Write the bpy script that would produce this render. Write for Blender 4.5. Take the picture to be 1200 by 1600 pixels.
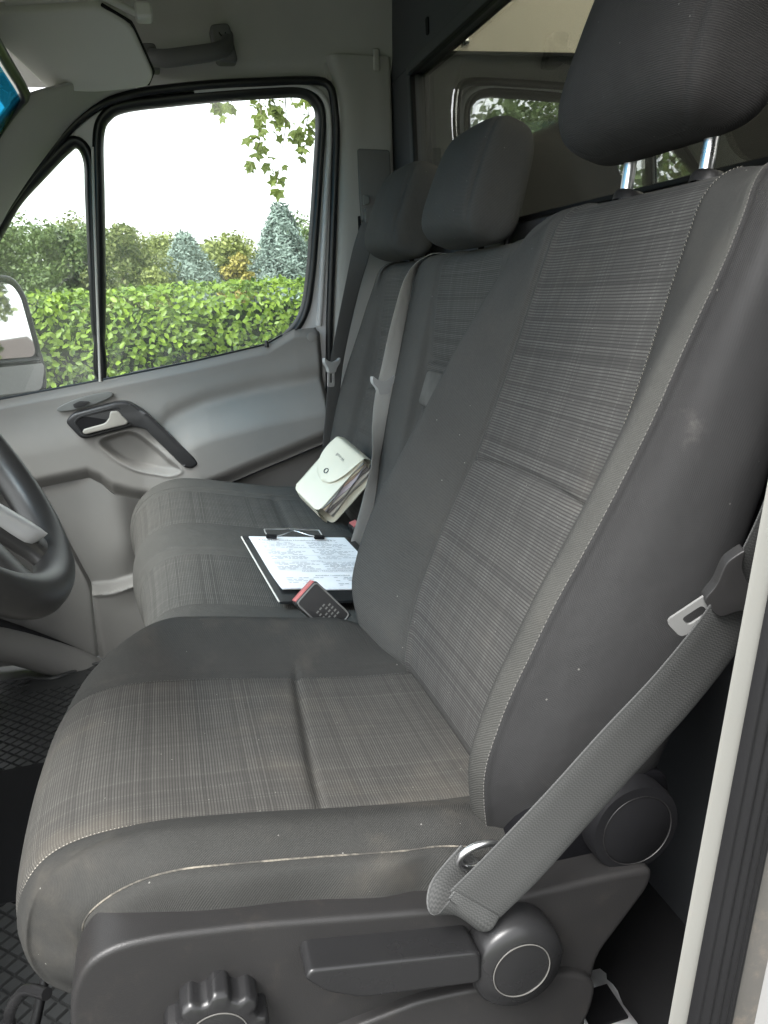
import bpy, bmesh, math, random
import numpy as np
from mathutils import Vector, Matrix

# ------------------------------------------------------------------ scene, camera, light
for o in list(bpy.data.objects):
    bpy.data.objects.remove(o, do_unlink=True)
SC = bpy.context.scene
COL = SC.collection
random.seed(7)
rng = np.random.default_rng(7)

# X = towards passenger door, Y = forward in the vehicle, Z up; origin at the driver's hip point (metres)
YAW, PIT, ROL = math.radians(14.66), math.radians(15.61), math.radians(-3.52)
cam_d = bpy.data.cameras.new('camera')
cam = bpy.data.objects.new('camera', cam_d)
COL.objects.link(cam)
fw = Vector((math.cos(YAW) * math.cos(PIT), -math.sin(YAW) * math.cos(PIT), -math.sin(PIT)))
rt = fw.cross(Vector((0, 0, 1))).normalized()
upv = rt.cross(fw)
r2 = rt * math.cos(ROL) + upv * math.sin(ROL)
u2 = -rt * math.sin(ROL) + upv * math.cos(ROL)
cam.matrix_world = Matrix(((r2.x, u2.x, -fw.x, -0.831), (r2.y, u2.y, -fw.y, 0.294), (r2.z, u2.z, -fw.z, 0.520), (0, 0, 0, 1)))
cam_d.sensor_fit = 'VERTICAL'
cam_d.sensor_height = 36
cam_d.lens = 36 * 1229 / 1600
cam_d.clip_start = 0.02
cam_d.clip_end = 2000
SC.camera = cam

SUN_EL, SUN_AZ = math.radians(54), math.radians(-40)     # azimuth measured from +Y towards +X
world = bpy.data.worlds.new('World')
SC.world = world
world.use_nodes = True
wn = world.node_tree.nodes
wl = world.node_tree.links
bg = wn['Background']
sky = wn.new('ShaderNodeTexSky')
sky.sky_type = 'NISHITA'
sky.sun_disc = False
sky.sun_elevation = SUN_EL
sky.sun_rotation = SUN_AZ
sky.dust_density = 3.0
hs = wn.new('ShaderNodeHueSaturation')
hs.inputs['Saturation'].default_value = 0.10             # bright overcast: nearly white sky
wl.new(sky.outputs['Color'], hs.inputs['Color'])
wl.new(hs.outputs['Color'], bg.inputs['Color'])
bg.inputs['Strength'].default_value = 0.15

sun_d = bpy.data.lights.new('sun', 'SUN')
sun_d.energy = 1.4
sun_d.angle = math.radians(28)
sun_d.color = (1.0, 0.98, 0.95)
sun = bpy.data.objects.new('sun', sun_d)
COL.objects.link(sun)
sd = Vector((math.cos(SUN_EL) * math.sin(SUN_AZ), math.cos(SUN_EL) * math.cos(SUN_AZ), math.sin(SUN_EL)))
sun.rotation_euler = sd.to_track_quat('Z', 'Y').to_euler()
sun.location = sd * 20

SC.view_settings.view_transform = 'Standard'
SC.view_settings.look = 'None'
SC.view_settings.gamma = 1
SC.view_settings.use_curve_mapping = False
SC.view_settings.exposure = 2.28
SC.render.engine = 'CYCLES'
SC.cycles.max_bounces = 8
SC.cycles.diffuse_bounces = 4
SC.cycles.transparent_max_bounces = 12

# ------------------------------------------------------------------ node helper
class S:
    """a shader socket with arithmetic"""
    def __init__(s, nt, sock):
        s.nt, s.k = nt, sock
    def _m(s, op, b=None, c=None):
        n = s.nt.nodes.new('ShaderNodeMath')
        n.operation = op
        for i, v in enumerate((s, b, c)):
            if v is None:
                continue
            if isinstance(v, S):
                s.nt.links.new(v.k, n.inputs[i])
            else:
                n.inputs[i].default_value = v
        return S(s.nt, n.outputs[0])
    def __add__(s, o): return s._m('ADD', o)
    def __sub__(s, o): return s._m('SUBTRACT', o)
    def __mul__(s, o): return s._m('MULTIPLY', o)
    def __truediv__(s, o): return s._m('DIVIDE', o)
    __radd__ = __add__
    __rmul__ = __mul__
    def floor(s): return s._m('FLOOR')
    def frac(s): return s._m('FRACT')
    def sin(s): return s._m('SINE')
    def abs(s): return s._m('ABSOLUTE')
    def gt(s, o): return s._m('GREATER_THAN', o)
    def lt(s, o): return s._m('LESS_THAN', o)
    def pow(s, o): return s._m('POWER', o)
    def clamp(s):
        n = s._m('ADD', 0.0)
        n.k.node.use_clamp = True
        return n
    def smooth(s, a, b):
        n = s.nt.nodes.new('ShaderNodeMapRange')
        n.interpolation_type = 'SMOOTHSTEP'
        s.nt.links.new(s.k, n.inputs['Value'])
        n.inputs['From Min'].default_value = a
        n.inputs['From Max'].default_value = b
        return S(s.nt, n.outputs[0])

class Mat:
    def __init__(s, name, rough=0.6, spec=0.5, metal=0.0, color=(0.5, 0.5, 0.5)):
        s.m = bpy.data.materials.new(name)
        s.m.use_nodes = True
        s.nt = s.m.node_tree
        s.b = s.nt.nodes['Principled BSDF']
        s.b.inputs['Roughness'].default_value = rough
        s.b.inputs['Specular IOR Level'].default_value = spec
        s.b.inputs['Metallic'].default_value = metal
        s.b.inputs['Base Color'].default_value = (*color, 1)
    def new(s, t): return s.nt.nodes.new(t)
    def coord(s, kind='Object'):
        n = s.new('ShaderNodeTexCoord')
        return n.outputs[kind]
    def uv(s):
        n = s.new('ShaderNodeUVMap')
        x = s.new('ShaderNodeSeparateXYZ')
        s.nt.links.new(n.outputs[0], x.inputs[0])
        return S(s.nt, x.outputs[0]), S(s.nt, x.outputs[1])
    def noise(s, vec, scale, detail=4, rough=0.55):
        n = s.new('ShaderNodeTexNoise')
        if vec is not None:
            s.nt.links.new(vec, n.inputs['Vector'])
        n.inputs['Scale'].default_value = scale
        n.inputs['Detail'].default_value = detail
        n.inputs['Roughness'].default_value = rough
        return S(s.nt, n.outputs[0])
    def noise1(s, w, scale, detail=2):
        n = s.new('ShaderNodeTexNoise')
        n.noise_dimensions = '1D'
        s.nt.links.new(w.k, n.inputs['W'])
        n.inputs['Scale'].default_value = scale
        n.inputs['Detail'].default_value = detail
        return S(s.nt, n.outputs[0])
    def white(s, w):
        n = s.new('ShaderNodeTexWhiteNoise')
        n.noise_dimensions = '1D'
        s.nt.links.new(w.k, n.inputs['W'])
        return S(s.nt, n.outputs[0])
    def specks(s, scale, size, keep=0.6):
        n = s.new('ShaderNodeTexVoronoi')
        n.inputs['Scale'].default_value = scale
        s.nt.links.new(s.coord(), n.inputs['Vector'])
        d = S(s.nt, n.outputs['Distance'])
        sp = s.new('ShaderNodeSeparateColor')
        s.nt.links.new(n.outputs['Color'], sp.inputs[0])
        r = S(s.nt, sp.outputs[0])
        return d.lt(size) * r.gt(keep)
    def mix(s, f, a, b):
        n = s.new('ShaderNodeMix')
        n.data_type = 'RGBA'
        if isinstance(f, S):
            s.nt.links.new(f.k, n.inputs[0])
        else:
            n.inputs[0].default_value = f
        for i, v in ((6, a), (7, b)):
            if isinstance(v, tuple):
                n.inputs[i].default_value = (*v, 1)
            else:
                s.nt.links.new(v, n.inputs[i])
        return n.outputs[2]
    def color(s, c): s.nt.links.new(c, s.b.inputs['Base Color'])
    def rough(s, r): s.nt.links.new(r.k, s.b.inputs['Roughness'])
    def bump(s, h, strength, dist):
        n = s.new('ShaderNodeBump')
        n.inputs['Strength'].default_value = strength
        n.inputs['Distance'].default_value = dist
        s.nt.links.new(h.k, n.inputs['Height'])
        s.nt.links.new(n.outputs[0], s.b.inputs['Normal'])

def g(v): return (v, v, v)

def fabric_plaid(name, hrow=1.0, vcol=1.0, base=(0.030, 0.0295, 0.028), thread=(0.135, 0.132, 0.122), stain=0.5, PR=0.0038, PC=0.0021):
    """dark cloth with dashed light rows, some rows and columns left dark; UV in metres"""
    M = Mat(name, rough=0.92, spec=0.2)
    u, v = M.uv()
    wob = M.noise(M.coord(), 14.0, 2) * 0.0016
    vr = (v + wob) * (1.0 / PR)
    uc = (u + wob) * (1.0 / PC)
    r = vr.floor()
    c = uc.floor()
    line = (((vr.frac() - 0.5).abs() * -1.0 + 0.40) * 5.0).clamp()
    rowb = M.white(r + 3.0) * 0.35 + 0.65
    rowskip = M.white(r + 41.0).lt(0.84) * 0.5 + 0.5
    colb = M.white(c + 11.0) * 0.25 + 0.75
    colgrp = M.white((c * 0.5).floor() + 17.0).lt(0.75) * 0.14 + 0.86
    coldash = ((uc.frac() - 0.5).abs()).lt(0.36) * 0.45 + 0.55
    patch = M.noise(M.coord(), 26.0, 3) * 0.8 + 0.55
    acc = M.white(c + 77.0).gt(0.95) * line * (0.28 * vcol)
    thin = ((uc.frac() - 0.5).abs()).lt(0.25) * M.white(c + 53.0).gt(0.90) * (0.10 * vcol)
    val = (line * rowb * rowskip * colb * colgrp * coldash * patch * hrow + acc + thin).clamp()
    col = M.mix(val, base, thread)
    dirt = M.noise(M.coord(), 6.0, 6, 0.65).smooth(0.48, 0.74) * stain
    c2 = M.mix(dirt * 0.4, col, (0.125, 0.108, 0.085))
    c2 = M.mix(M.specks(75.0, 0.05) * 0.45, c2, (0.30, 0.29, 0.27))
    M.color(c2)
    cr = M.noise(M.coord(), 22.0, 3)
    M.bump(val * 0.12 + cr, 0.5, 0.004)
    return M.m

def fabric_twill(name, wear=None, base=(0.028, 0.0285, 0.0275), hi=(0.073, 0.0735, 0.070), pitch=0.0027, ang=0.9, stain=0.5, rib=0.5):
    M = Mat(name, rough=0.95, spec=0.15)
    u, v = M.uv()
    t = (v + u * ang) * (1.0 / pitch)
    w = (t * 6.2832).sin() * 0.5 + 0.5
    fine = (u * (6.2832 / 0.0017)).sin() * 0.5 + 0.5
    big = M.noise(M.coord(), 9.0, 5)
    grain = M.noise(M.coord(), 420.0, 3)
    val = (w * rib + fine * w * 0.15 + big * 0.45 + grain * 0.35 - 0.30).clamp()
    c = M.mix(val, base, hi)
    if wear:
        wd_ = (u - wear[0]).abs() + (M.noise(M.coord(), 30.0, 5) - 0.5) * 0.030
        c = M.mix((wd_.smooth(0.002, wear[1]) * -1.0 + 1.0) * 0.18, c, (0.090, 0.089, 0.080))
    dirt = M.noise(M.coord(), 5.0, 6, 0.65).smooth(0.5, 0.78) * stain
    c = M.mix(dirt * 0.4, c, (0.12, 0.105, 0.085))
    c = M.mix(M.specks(60.0, 0.05) * 0.45, c, (0.30, 0.29, 0.27))
    M.color(c)
    cr = M.noise(M.coord(), 20.0, 3)
    M.bump(w * 0.10 + cr + grain * 0.06, 0.55, 0.005)
    return M.m

def fabric_knit(name, base=(0.020, 0.020, 0.021), hi=(0.037, 0.037, 0.037), scuff=0.6):
    M = Mat(name, rough=0.75, spec=0.3)
    u, v = M.uv()
    a = ((u * (6.2832 / 0.0024)).sin() * (v * (6.2832 / 0.0024)).sin()) * 0.5 + 0.5
    big = M.noise(M.coord(), 7.0, 5)
    c = M.mix((a * 0.5 + big * 0.6 - 0.1).clamp(), base, hi)
    sc = M.noise(M.coord(), 11.0, 8, 0.7).smooth(0.62, 0.80) * scuff
    c = M.mix(sc * 0.5, c, (0.16, 0.15, 0.14))
    c = M.mix(M.specks(50.0, 0.05) * 0.4, c, (0.28, 0.27, 0.25))
    M.color(c)
    cr = M.noise(M.coord(), 15.0, 3)
    M.bump(a * 0.08 + cr, 0.5, 0.005)
    return M.m

def plastic(name, col, rough=0.55, grain=0.25, gscale=900.0, var=0.12, dirt=0.0, spec=0.4):
    M = Mat(name, rough=rough, spec=spec)
    n = M.noise(M.coord(), gscale, 2)
    big = M.noise(M.coord(), 6.0, 5)
    c = M.mix((big * 1.6 - 0.3).clamp(), tuple(x * (1 - var) for x in col), tuple(x * (1 + var) for x in col))
    if dirt:
        d = M.noise(M.coord(), 38.0, 9, 0.75).smooth(0.52, 0.78) * dirt
        c = M.mix(d, c, (0.16, 0.13, 0.10))
    M.color(c)
    M.rough((big * 0.18 + (rough - 0.09)).clamp())
    M.bump(n, grain, 0.0004)
    return M.m

def metal(name, col=(0.6, 0.6, 0.6), rough=0.25):
    M = Mat(name, rough=rough, metal=1.0, color=col)
    n = M.noise(M.coord(), 40.0, 6, 0.7)
    M.rough((n * 0.3 + (rough - 0.12)).clamp())
    return M.m

def flat(name, col, rough=0.6, spec=0.4):
    return Mat(name, rough=rough, spec=spec, color=col).m

def glass(name, tint=(0.93, 0.96, 0.95), refl=1.0, haze=0.0, ior=1.5):
    m = bpy.data.materials.new(name)
    m.use_nodes = True
    nt = m.node_tree
    nt.nodes.clear()
    out = nt.nodes.new('ShaderNodeOutputMaterial')
    tr = nt.nodes.new('ShaderNodeBsdfTransparent')
    tr.inputs[0].default_value = (*tint, 1)
    gl = nt.nodes.new('ShaderNodeBsdfGlossy')
    gl.inputs['Roughness'].default_value = 0.01
    gl.inputs['Color'].default_value = (refl, refl, refl, 1)
    fr = nt.nodes.new('ShaderNodeFresnel')
    ge = nt.nodes.new('ShaderNodeNewGeometry')          # same reflectance from either side of a pane
    mi = nt.nodes.new('ShaderNodeMapRange')
    mi.inputs['To Min'].default_value = ior
    mi.inputs['To Max'].default_value = 1.0 / ior
    nt.links.new(ge.outputs['Backfacing'], mi.inputs[0])
    nt.links.new(mi.outputs[0], fr.inputs[0])
    mx = nt.nodes.new('ShaderNodeMixShader')
    nt.links.new(fr.outputs[0], mx.inputs[0])
    nt.links.new(tr.outputs[0], mx.inputs[1])
    nt.links.new(gl.outputs[0], mx.inputs[2])
    last = mx.outputs[0]
    if haze:
        df = nt.nodes.new('ShaderNodeBsdfDiffuse')
        df.inputs[0].default_value = (0.75, 0.74, 0.70, 1)
        tc = nt.nodes.new('ShaderNodeTexCoord')
        nz = nt.nodes.new('ShaderNodeTexNoise')
        nz.inputs['Scale'].default_value = 9
        nz.inputs['Detail'].default_value = 8
        nz.inputs['Roughness'].default_value = 0.7
        nt.links.new(tc.outputs['Object'], nz.inputs['Vector'])
        mr = nt.nodes.new('ShaderNodeMapRange')
        mr.inputs['From Min'].default_value = 0.42
        mr.inputs['From Max'].default_value = 0.75
        mr.inputs['To Min'].default_value = haze * 0.35
        mr.inputs['To Max'].default_value = haze
        nt.links.new(nz.outputs[0], mr.inputs[0])
        m2 = nt.nodes.new('ShaderNodeMixShader')
        nt.links.new(mr.outputs[0], m2.inputs[0])
        nt.links.new(last, m2.inputs[1])
        nt.links.new(df.outputs[0], m2.inputs[2])
        last = m2.outputs[0]
    nt.links.new(last, out.inputs[0])
    return m

def leafmat(name, c1, c2, rough=0.4, trans=0.35, nscale=3.0):
    M = Mat(name, rough=rough, spec=0.4)
    oi = M.new('ShaderNodeObjectInfo')
    n = M.noise(M.new('ShaderNodeNewGeometry').outputs['Position'], nscale, 3)
    gi = M.new('ShaderNodeNewGeometry')
    r = S(M.nt, gi.outputs['Random Per Island'])
    f = (r * 0.6 + n * 0.8 + S(M.nt, oi.outputs['Random']) * 0.15 - 0.3).clamp()
    c = M.mix(f, c1, c2)
    M.color(c)
    tb = M.new('ShaderNodeBsdfTranslucent')
    M.nt.links.new(c, tb.inputs[0])
    mx = M.new('ShaderNodeMixShader')
    mx.inputs[0].default_value = trans
    out = M.nt.nodes['Material Output']
    M.nt.links.new(M.b.outputs[0], mx.inputs[1])
    M.nt.links.new(tb.outputs[0], mx.inputs[2])
    M.nt.links.new(mx.outputs[0], out.inputs[0])
    return M.m

# ------------------------------------------------------------------ mesh helpers
def tag(o, label=None, cat=None, group=None, kind=None):
    if label: o['label'] = label
    if cat: o['category'] = cat
    if group: o['group'] = group
    if kind: o['kind'] = kind
    return o

def empty(name, loc, label=None, cat=None, group=None, kind=None):
    o = bpy.data.objects.new(name, None)
    o.empty_display_size = 0.05
    o.location = loc
    COL.objects.link(o)
    return tag(o, label, cat, group, kind)

def root_of(p):
    """world translation of a (translation-only) parent chain"""
    v = Vector((0, 0, 0))
    while p is not None:
        v += p.location
        p = p.parent
    return v

def link(me, name, mat, parent=None):
    o = bpy.data.objects.new(name, me)
    COL.objects.link(o)
    if mat is not None and not me.materials:
        me.materials.append(mat)
    if parent is not None:
        o.parent = parent
        o.location = -root_of(parent)
    return o

def mesh_obj(name, V, F, mat, parent=None, uv=None, smooth=True, sharp=None):
    me = bpy.data.meshes.new(name)
    me.from_pydata([tuple(map(float, p)) for p in V], [], [tuple(int(i) for i in f) for f in F])
    if uv is not None:
        L = me.uv_layers.new(name='UVMap')
        idx = np.empty(len(me.loops), dtype=np.int32)
        me.loops.foreach_get('vertex_index', idx)
        L.data.foreach_set('uv', np.asarray(uv, dtype=np.float32)[idx].ravel())
    if smooth:
        me.polygons.foreach_set('use_smooth', [True] * len(me.polygons))
        if sharp:
            me.set_sharp_from_angle(angle=math.radians(sharp))
    me.update()
    return link(me, name, mat, parent)

def grid_obj(name, G, mat, parent=None, UV=None, closed_u=False, flip=False, sharp=None):
    G = np.asarray(G, float)
    nv, nu = G.shape[:2]
    F = []
    for i in range(nv - 1):
        for j in range(nu - (0 if closed_u else 1)):
            k = (j + 1) % nu
            f = (i * nu + j, i * nu + k, (i + 1) * nu + k, (i + 1) * nu + j)
            F.append(f[::-1] if flip else f)
    if UV is None:
        du = np.concatenate([np.zeros((nv, 1)), np.cumsum(np.linalg.norm(np.diff(G, axis=1), axis=2), axis=1)], 1)
        dv = np.concatenate([np.zeros((1, nu)), np.cumsum(np.linalg.norm(np.diff(G, axis=0), axis=2), axis=0)], 0)
        UV = np.stack([du, dv], 2)
    return mesh_obj(name, G.reshape(-1, 3), F, mat, parent, UV.reshape(-1, 2), True, sharp)

def spline(P, n, closed=False):
    """Catmull-Rom through control points P, n samples"""
    P = np.asarray(P, float)
    m = len(P)
    if closed:
        t = np.arange(n) / n * m
    else:
        t = np.linspace(0, m - 1, n)
    i = np.floor(t).astype(int)
    if not closed:
        i = np.minimum(i, m - 2)
    f = (t - i)[:, None]
    def at(k):
        if closed:
            return P[k % m]
        lo = k < 0
        hi = k > m - 1
        q = P[np.clip(k, 0, m - 1)].copy()
        q[lo] = 2 * P[0] - P[1]
        q[hi] = 2 * P[-1] - P[-2]
        return q
    p0, p1, p2, p3 = at(i - 1), at(i), at(i + 1), at(i + 2)
    return 0.5 * ((2 * p1) + (-p0 + p2) * f + (2 * p0 - 5 * p1 + 4 * p2 - p3) * f ** 2 + (-p0 + 3 * p1 - 3 * p2 + p3) * f ** 3)

def bm_obj(name, bm, mat, parent=None, smooth=True, sharp=35):
    me = bpy.data.meshes.new(name)
    bm.normal_update()
    bm.to_mesh(me)
    bm.free()
    if smooth:
        me.polygons.foreach_set('use_smooth', [True] * len(me.polygons))
        me.set_sharp_from_angle(angle=math.radians(sharp))
    return link(me, name, mat, parent)

def prism(name, poly, fmap, h0, h1, mat, parent=None, bevel=0.0, seg=3, sharp=40):
    """polygon (a,b) extruded from h0 to h1, mapped by fmap(a,b,h) to world"""
    bm = bmesh.new()
    lo = [bm.verts.new(fmap(a, b, h0)) for a, b in poly]
    hi = [bm.verts.new(fmap(a, b, h1)) for a, b in poly]
    n = len(poly)
    bm.faces.new(lo)
    bm.faces.new(hi[::-1])
    for i in range(n):
        bm.faces.new((lo[i], hi[i], hi[(i + 1) % n], lo[(i + 1) % n]))
    bmesh.ops.recalc_face_normals(bm, faces=bm.faces)
    if bevel:
        hs_ = set(hi)
        ed = [e for e in bm.edges if e.verts[0] in hs_ and e.verts[1] in hs_]
        bmesh.ops.bevel(bm, geom=ed, offset=bevel, segments=seg, profile=0.6, affect='EDGES', clamp_overlap=True)
    return bm_obj(name, bm, mat, parent, True, sharp)

def box(name, c, size, mat, parent=None, rot=None, bevel=0.0, seg=3, smooth=True):
    bm = bmesh.new()
    bmesh.ops.create_cube(bm, size=1)
    bmesh.ops.scale(bm, vec=size, verts=bm.verts)
    if bevel:
        bmesh.ops.bevel(bm, geom=list(bm.edges), offset=bevel, segments=seg, profile=0.6, affect='EDGES', clamp_overlap=True)
    M4 = Matrix.Translation(Vector(c))
    if rot is not None:
        M4 = M4 @ rot.to_4x4()
    bmesh.ops.transform(bm, matrix=M4, verts=bm.verts)
    return bm_obj(name, bm, mat, parent, smooth)

def frame(ax, ay, az):
    return Matrix((ax, ay, az)).transposed()

def tube_pts(P, rad, nseg=10, closed=False):
    P = np.asarray(P, float)
    n = len(P)
    R = np.full(n, rad) if np.isscalar(rad) else np.asarray(rad, float)
    if closed:
        T = np.roll(P, -1, 0) - np.roll(P, 1, 0)
    else:
        T = np.gradient(P, axis=0)
    T /= np.linalg.norm(T, axis=1)[:, None] + 1e-12
    a = np.array([0, 0, 1.0]) if abs(T[0][2]) < 0.9 else np.array([1.0, 0, 0])
    N = np.cross(T[0], a)
    N /= np.linalg.norm(N)
    out = []
    th = np.arange(nseg) / nseg * 2 * np.pi
    for i in range(n):
        N = N - T[i] * (N @ T[i])
        N /= np.linalg.norm(N) + 1e-12
        B = np.cross(T[i], N)
        out.append(P[i] + R[i] * (np.cos(th)[:, None] * N + np.sin(th)[:, None] * B))
    return np.array(out)

def tube(name, P, rad, mat, parent=None, nseg=10, closed=False, caps=True):
    G = tube_pts(P, rad, nseg, closed)
    n = len(G)
    F = []
    for i in range(n if closed else n - 1):
        k = (i + 1) % n
        for j in range(nseg):
            F.append((i * nseg + j, i * nseg + (j + 1) % nseg, k * nseg + (j + 1) % nseg, k * nseg + j))
    if caps and not closed:
        F.append(tuple(range(nseg))[::-1])
        F.append(tuple((n - 1) * nseg + j for j in range(nseg)))
    return mesh_obj(name, G.reshape(-1, 3), F, mat, parent, None, True, 50)

def disc(name, c, axis, prof, mat, parent=None, n=40, scallop=None):
    """lathe: profile list (r, h) around axis at c"""
    ax = np.asarray(axis, float)
    ax /= np.linalg.norm(ax)
    a = np.cross(ax, [0, 0, 1.0]) if abs(ax[2]) < 0.9 else np.cross(ax, [1.0, 0, 0])
    a /= np.linalg.norm(a)
    b = np.cross(ax, a)
    th = np.arange(n) / n * 2 * np.pi
    G = []
    for r, h in prof:
        rr = np.full(n, r)
        if scallop is not None:
            rr = scallop(r, h, th)
        G.append(np.asarray(c) + h * ax + rr[:, None] * (np.cos(th)[:, None] * a + np.sin(th)[:, None] * b))
    return grid_obj(name, np.array(G), mat, parent, closed_u=True, sharp=45)

def stitches(name, P, N, mat, parent, pitch=0.0045, ln=0.0030, r=0.00045, lift=0.0006, jitter=0.15):
    """a row of short raised threads along a polyline"""
    P = np.asarray(P, float)
    N = np.asarray(N, float)
    d = np.concatenate([[0], np.cumsum(np.linalg.norm(np.diff(P, axis=0), axis=1))])
    V, F = [], []
    for s in np.arange(pitch, d[-1] - pitch, pitch):
        s = s + rng.normal() * pitch * jitter * 0.3
        def at(x): return np.array([np.interp(x, d, P[:, k]) for k in range(3)])
        nn = np.array([np.interp(s, d, N[:, k]) for k in range(3)])
        nn /= np.linalg.norm(nn)
        a, b = at(s - ln / 2), at(s + ln / 2)
        t = (b - a) / (np.linalg.norm(b - a) + 1e-9)
        w_ = np.cross(t, nn)
        k = len(V)
        for e, z in ((a, -0.2), (a * 0.7 + b * 0.3, 1.0), (a * 0.3 + b * 0.7, 1.0), (b, -0.2)):
            V.append(e + w_ * r + nn * lift * z)
            V.append(e - w_ * r + nn * lift * z)
        for q in range(3):
            F.append((k + 2 * q, k + 2 * q + 1, k + 2 * q + 3, k + 2 * q + 2))
    return mesh_obj(name, V, F, mat, parent)

def sstep(x, a, b):
    t = np.clip((x - a) / (b - a), 0, 1)
    return t * t * (3 - 2 * t)

def normals(G):
    du = np.gradient(G, axis=1)
    dv = np.gradient(G, axis=0)
    n = np.cross(du, dv)
    return n / (np.linalg.norm(n, axis=2)[..., None] + 1e-9)

def offset_loop(P, d):
    """offset closed 2D loop (counter-clockwise or not) outward by d"""
    P = np.asarray(P, float)
    T = np.roll(P, -1, 0) - np.roll(P, 1, 0)
    T /= np.linalg.norm(T, axis=1)[:, None] + 1e-12
    N = np.stack([T[:, 1], -T[:, 0]], 1)
    area = 0.5 * np.sum(P[:, 0] * np.roll(P[:, 1], -1) - np.roll(P[:, 0], -1) * P[:, 1])
    return P + N * d * (1 if area > 0 else -1)

def resample(P, n, closed=True):
    P = np.asarray(P, float)
    Q = np.vstack([P, P[:1]]) if closed else P
    d = np.concatenate([[0], np.cumsum(np.linalg.norm(np.diff(Q, axis=0), axis=1))])
    s = np.linspace(0, d[-1], n, endpoint=not closed)
    return np.stack([np.interp(s, d, Q[:, k]) for k in range(Q.shape[1])], 1)

def round_poly(P, r, seg=6):
    """round the corners of a 2D polygon"""
    P = [np.asarray(p, float) for p in P]
    out = []
    n = len(P)
    for i in range(n):
        a, b, c = P[i - 1], P[i], P[(i + 1) % n]
        rr = r[i] if isinstance(r, (list, tuple)) else r
        da, dc = a - b, c - b
        la, lc = np.linalg.norm(da), np.linalg.norm(dc)
        k = min(rr, la * 0.45, lc * 0.45)
        p, q = b + da / la * k, b + dc / lc * k
        for t in np.linspace(0, 1, seg):
            out.append(tuple((1 - t) ** 2 * p + 2 * t * (1 - t) * b + t * t * q))
    return out

# ------------------------------------------------------------------ materials
m_plaid_back = fabric_plaid('plaid_backrest_cloth', 1.1, 0.8, base=(0.031, 0.0305, 0.0295), thread=(0.086, 0.085, 0.081), stain=0.30, PR=0.0036)
m_plaid_seat = fabric_plaid('plaid_cushion_cloth', 1.0, 1.0, base=(0.032, 0.031, 0.029), thread=(0.076, 0.074, 0.068), stain=0.6, PR=0.0030)
m_plaid_bench = fabric_plaid('plaid_bench_cloth', 0.9, 0.8, base=(0.039, 0.0385, 0.036), thread=(0.108, 0.106, 0.099), stain=0.2, PR=0.0034)
m_twill = fabric_twill('bolster_twill')
m_twill_seat = fabric_twill('cushion_bolster_cloth', base=(0.023, 0.0232, 0.0222), hi=(0.053, 0.0528, 0.0495), pitch=0.0024, ang=0.9, stain=0.9, rib=0.22)
m_twill_bench = fabric_twill('bench_bolster_cloth', base=(0.041, 0.0405, 0.038), hi=(0.094, 0.093, 0.087), stain=0.15)
m_knit = fabric_knit('side_panel_knit')
m_head = fabric_twill('headrest_cloth', base=(0.027, 0.026, 0.026), hi=(0.060, 0.058, 0.056), pitch=0.0022, ang=0.0, stain=0.15)
m_head_bench = fabric_twill('bench_headrest_cloth', base=(0.036, 0.036, 0.034), hi=(0.082, 0.081, 0.077), pitch=0.0022, ang=0.0, stain=0.1)
m_thread = flat('worn_light_thread', (0.42, 0.39, 0.32), 0.9)
m_thread_soft = flat('soft_light_thread', (0.24, 0.225, 0.195), 0.9)
m_thread_grey = flat('grey_thread', (0.075, 0.073, 0.068), 0.9)
m_blackplastic = plastic('black_grained_plastic', (0.018, 0.0175, 0.0175), 0.42, 0.5, 1400, dirt=0.0)
m_basetrim = plastic('seat_base_plastic', (0.017, 0.0165, 0.0165), 0.42, 0.55, 900, dirt=0.07, spec=0.32)
m_lever = plastic('satin_lever_plastic', (0.013, 0.013, 0.0135), 0.28, 0.15, 1500, spec=0.35)
m_dark = plastic('deep_black_plastic', (0.006, 0.006, 0.007), 0.7, 0.2, spec=0.2)
m_carrier = plastic('hinge_carrier_black', (0.004, 0.004, 0.005), 0.65, 0.2, spec=0.12)
m_rubber = plastic('black_rubber', (0.006, 0.006, 0.0065), 0.55, 0.3, 700, spec=0.2)
m_seal = plastic('window_seal_rubber', (0.010, 0.011, 0.012), 0.35, 0.1, 700)
m_matrubber = plastic('floor_mat_rubber', (0.030, 0.031, 0.031), 0.42, 0.4, 500, dirt=0.10)
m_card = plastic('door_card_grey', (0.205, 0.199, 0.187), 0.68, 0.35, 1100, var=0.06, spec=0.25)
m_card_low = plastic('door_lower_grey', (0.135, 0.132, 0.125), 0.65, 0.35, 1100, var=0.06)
m_pillar = plastic('pillar_trim_grey', (0.33, 0.324, 0.302), 0.65, 0.3, 900, var=0.05)
m_coverdark = plastic('pillar_cover_dark', (0.12, 0.118, 0.112), 0.55, 0.3, 900)
m_liner = plastic('headliner_cloth', (0.38, 0.373, 0.355), 0.95, 0.6, 500, var=0.08)
m_visor = plastic('sun_visor_vinyl', (0.55, 0.545, 0.515), 0.6, 0.3, 800, var=0.04)
m_steel = plastic('grey_painted_steel', (0.50, 0.50, 0.50), 0.28, 0.02, 200, var=0.03)
m_jamb = plastic('dusty_painted_jamb', (0.13, 0.13, 0.12), 0.45, 0.2, 500, var=0.08, dirt=0.15)
m_jambdirt = plastic('dirty_door_jamb', (0.06, 0.057, 0.052), 0.6, 0.3, 300, var=0.3, dirt=0.5)
m_white = plastic('silver_body_paint', (0.17, 0.17, 0.167), 0.3, 0.02, 200, var=0.03)
m_chrome = metal('chrome', (0.75, 0.755, 0.76), 0.28)
m_tongue = metal('brushed_steel', (0.70, 0.70, 0.69), 0.25)
m_bracket = metal('zinc_bracket', (0.10, 0.115, 0.13), 0.55)
m_latch = plastic('champagne_latch', (0.27, 0.26, 0.235), 0.35, 0.1)
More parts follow.
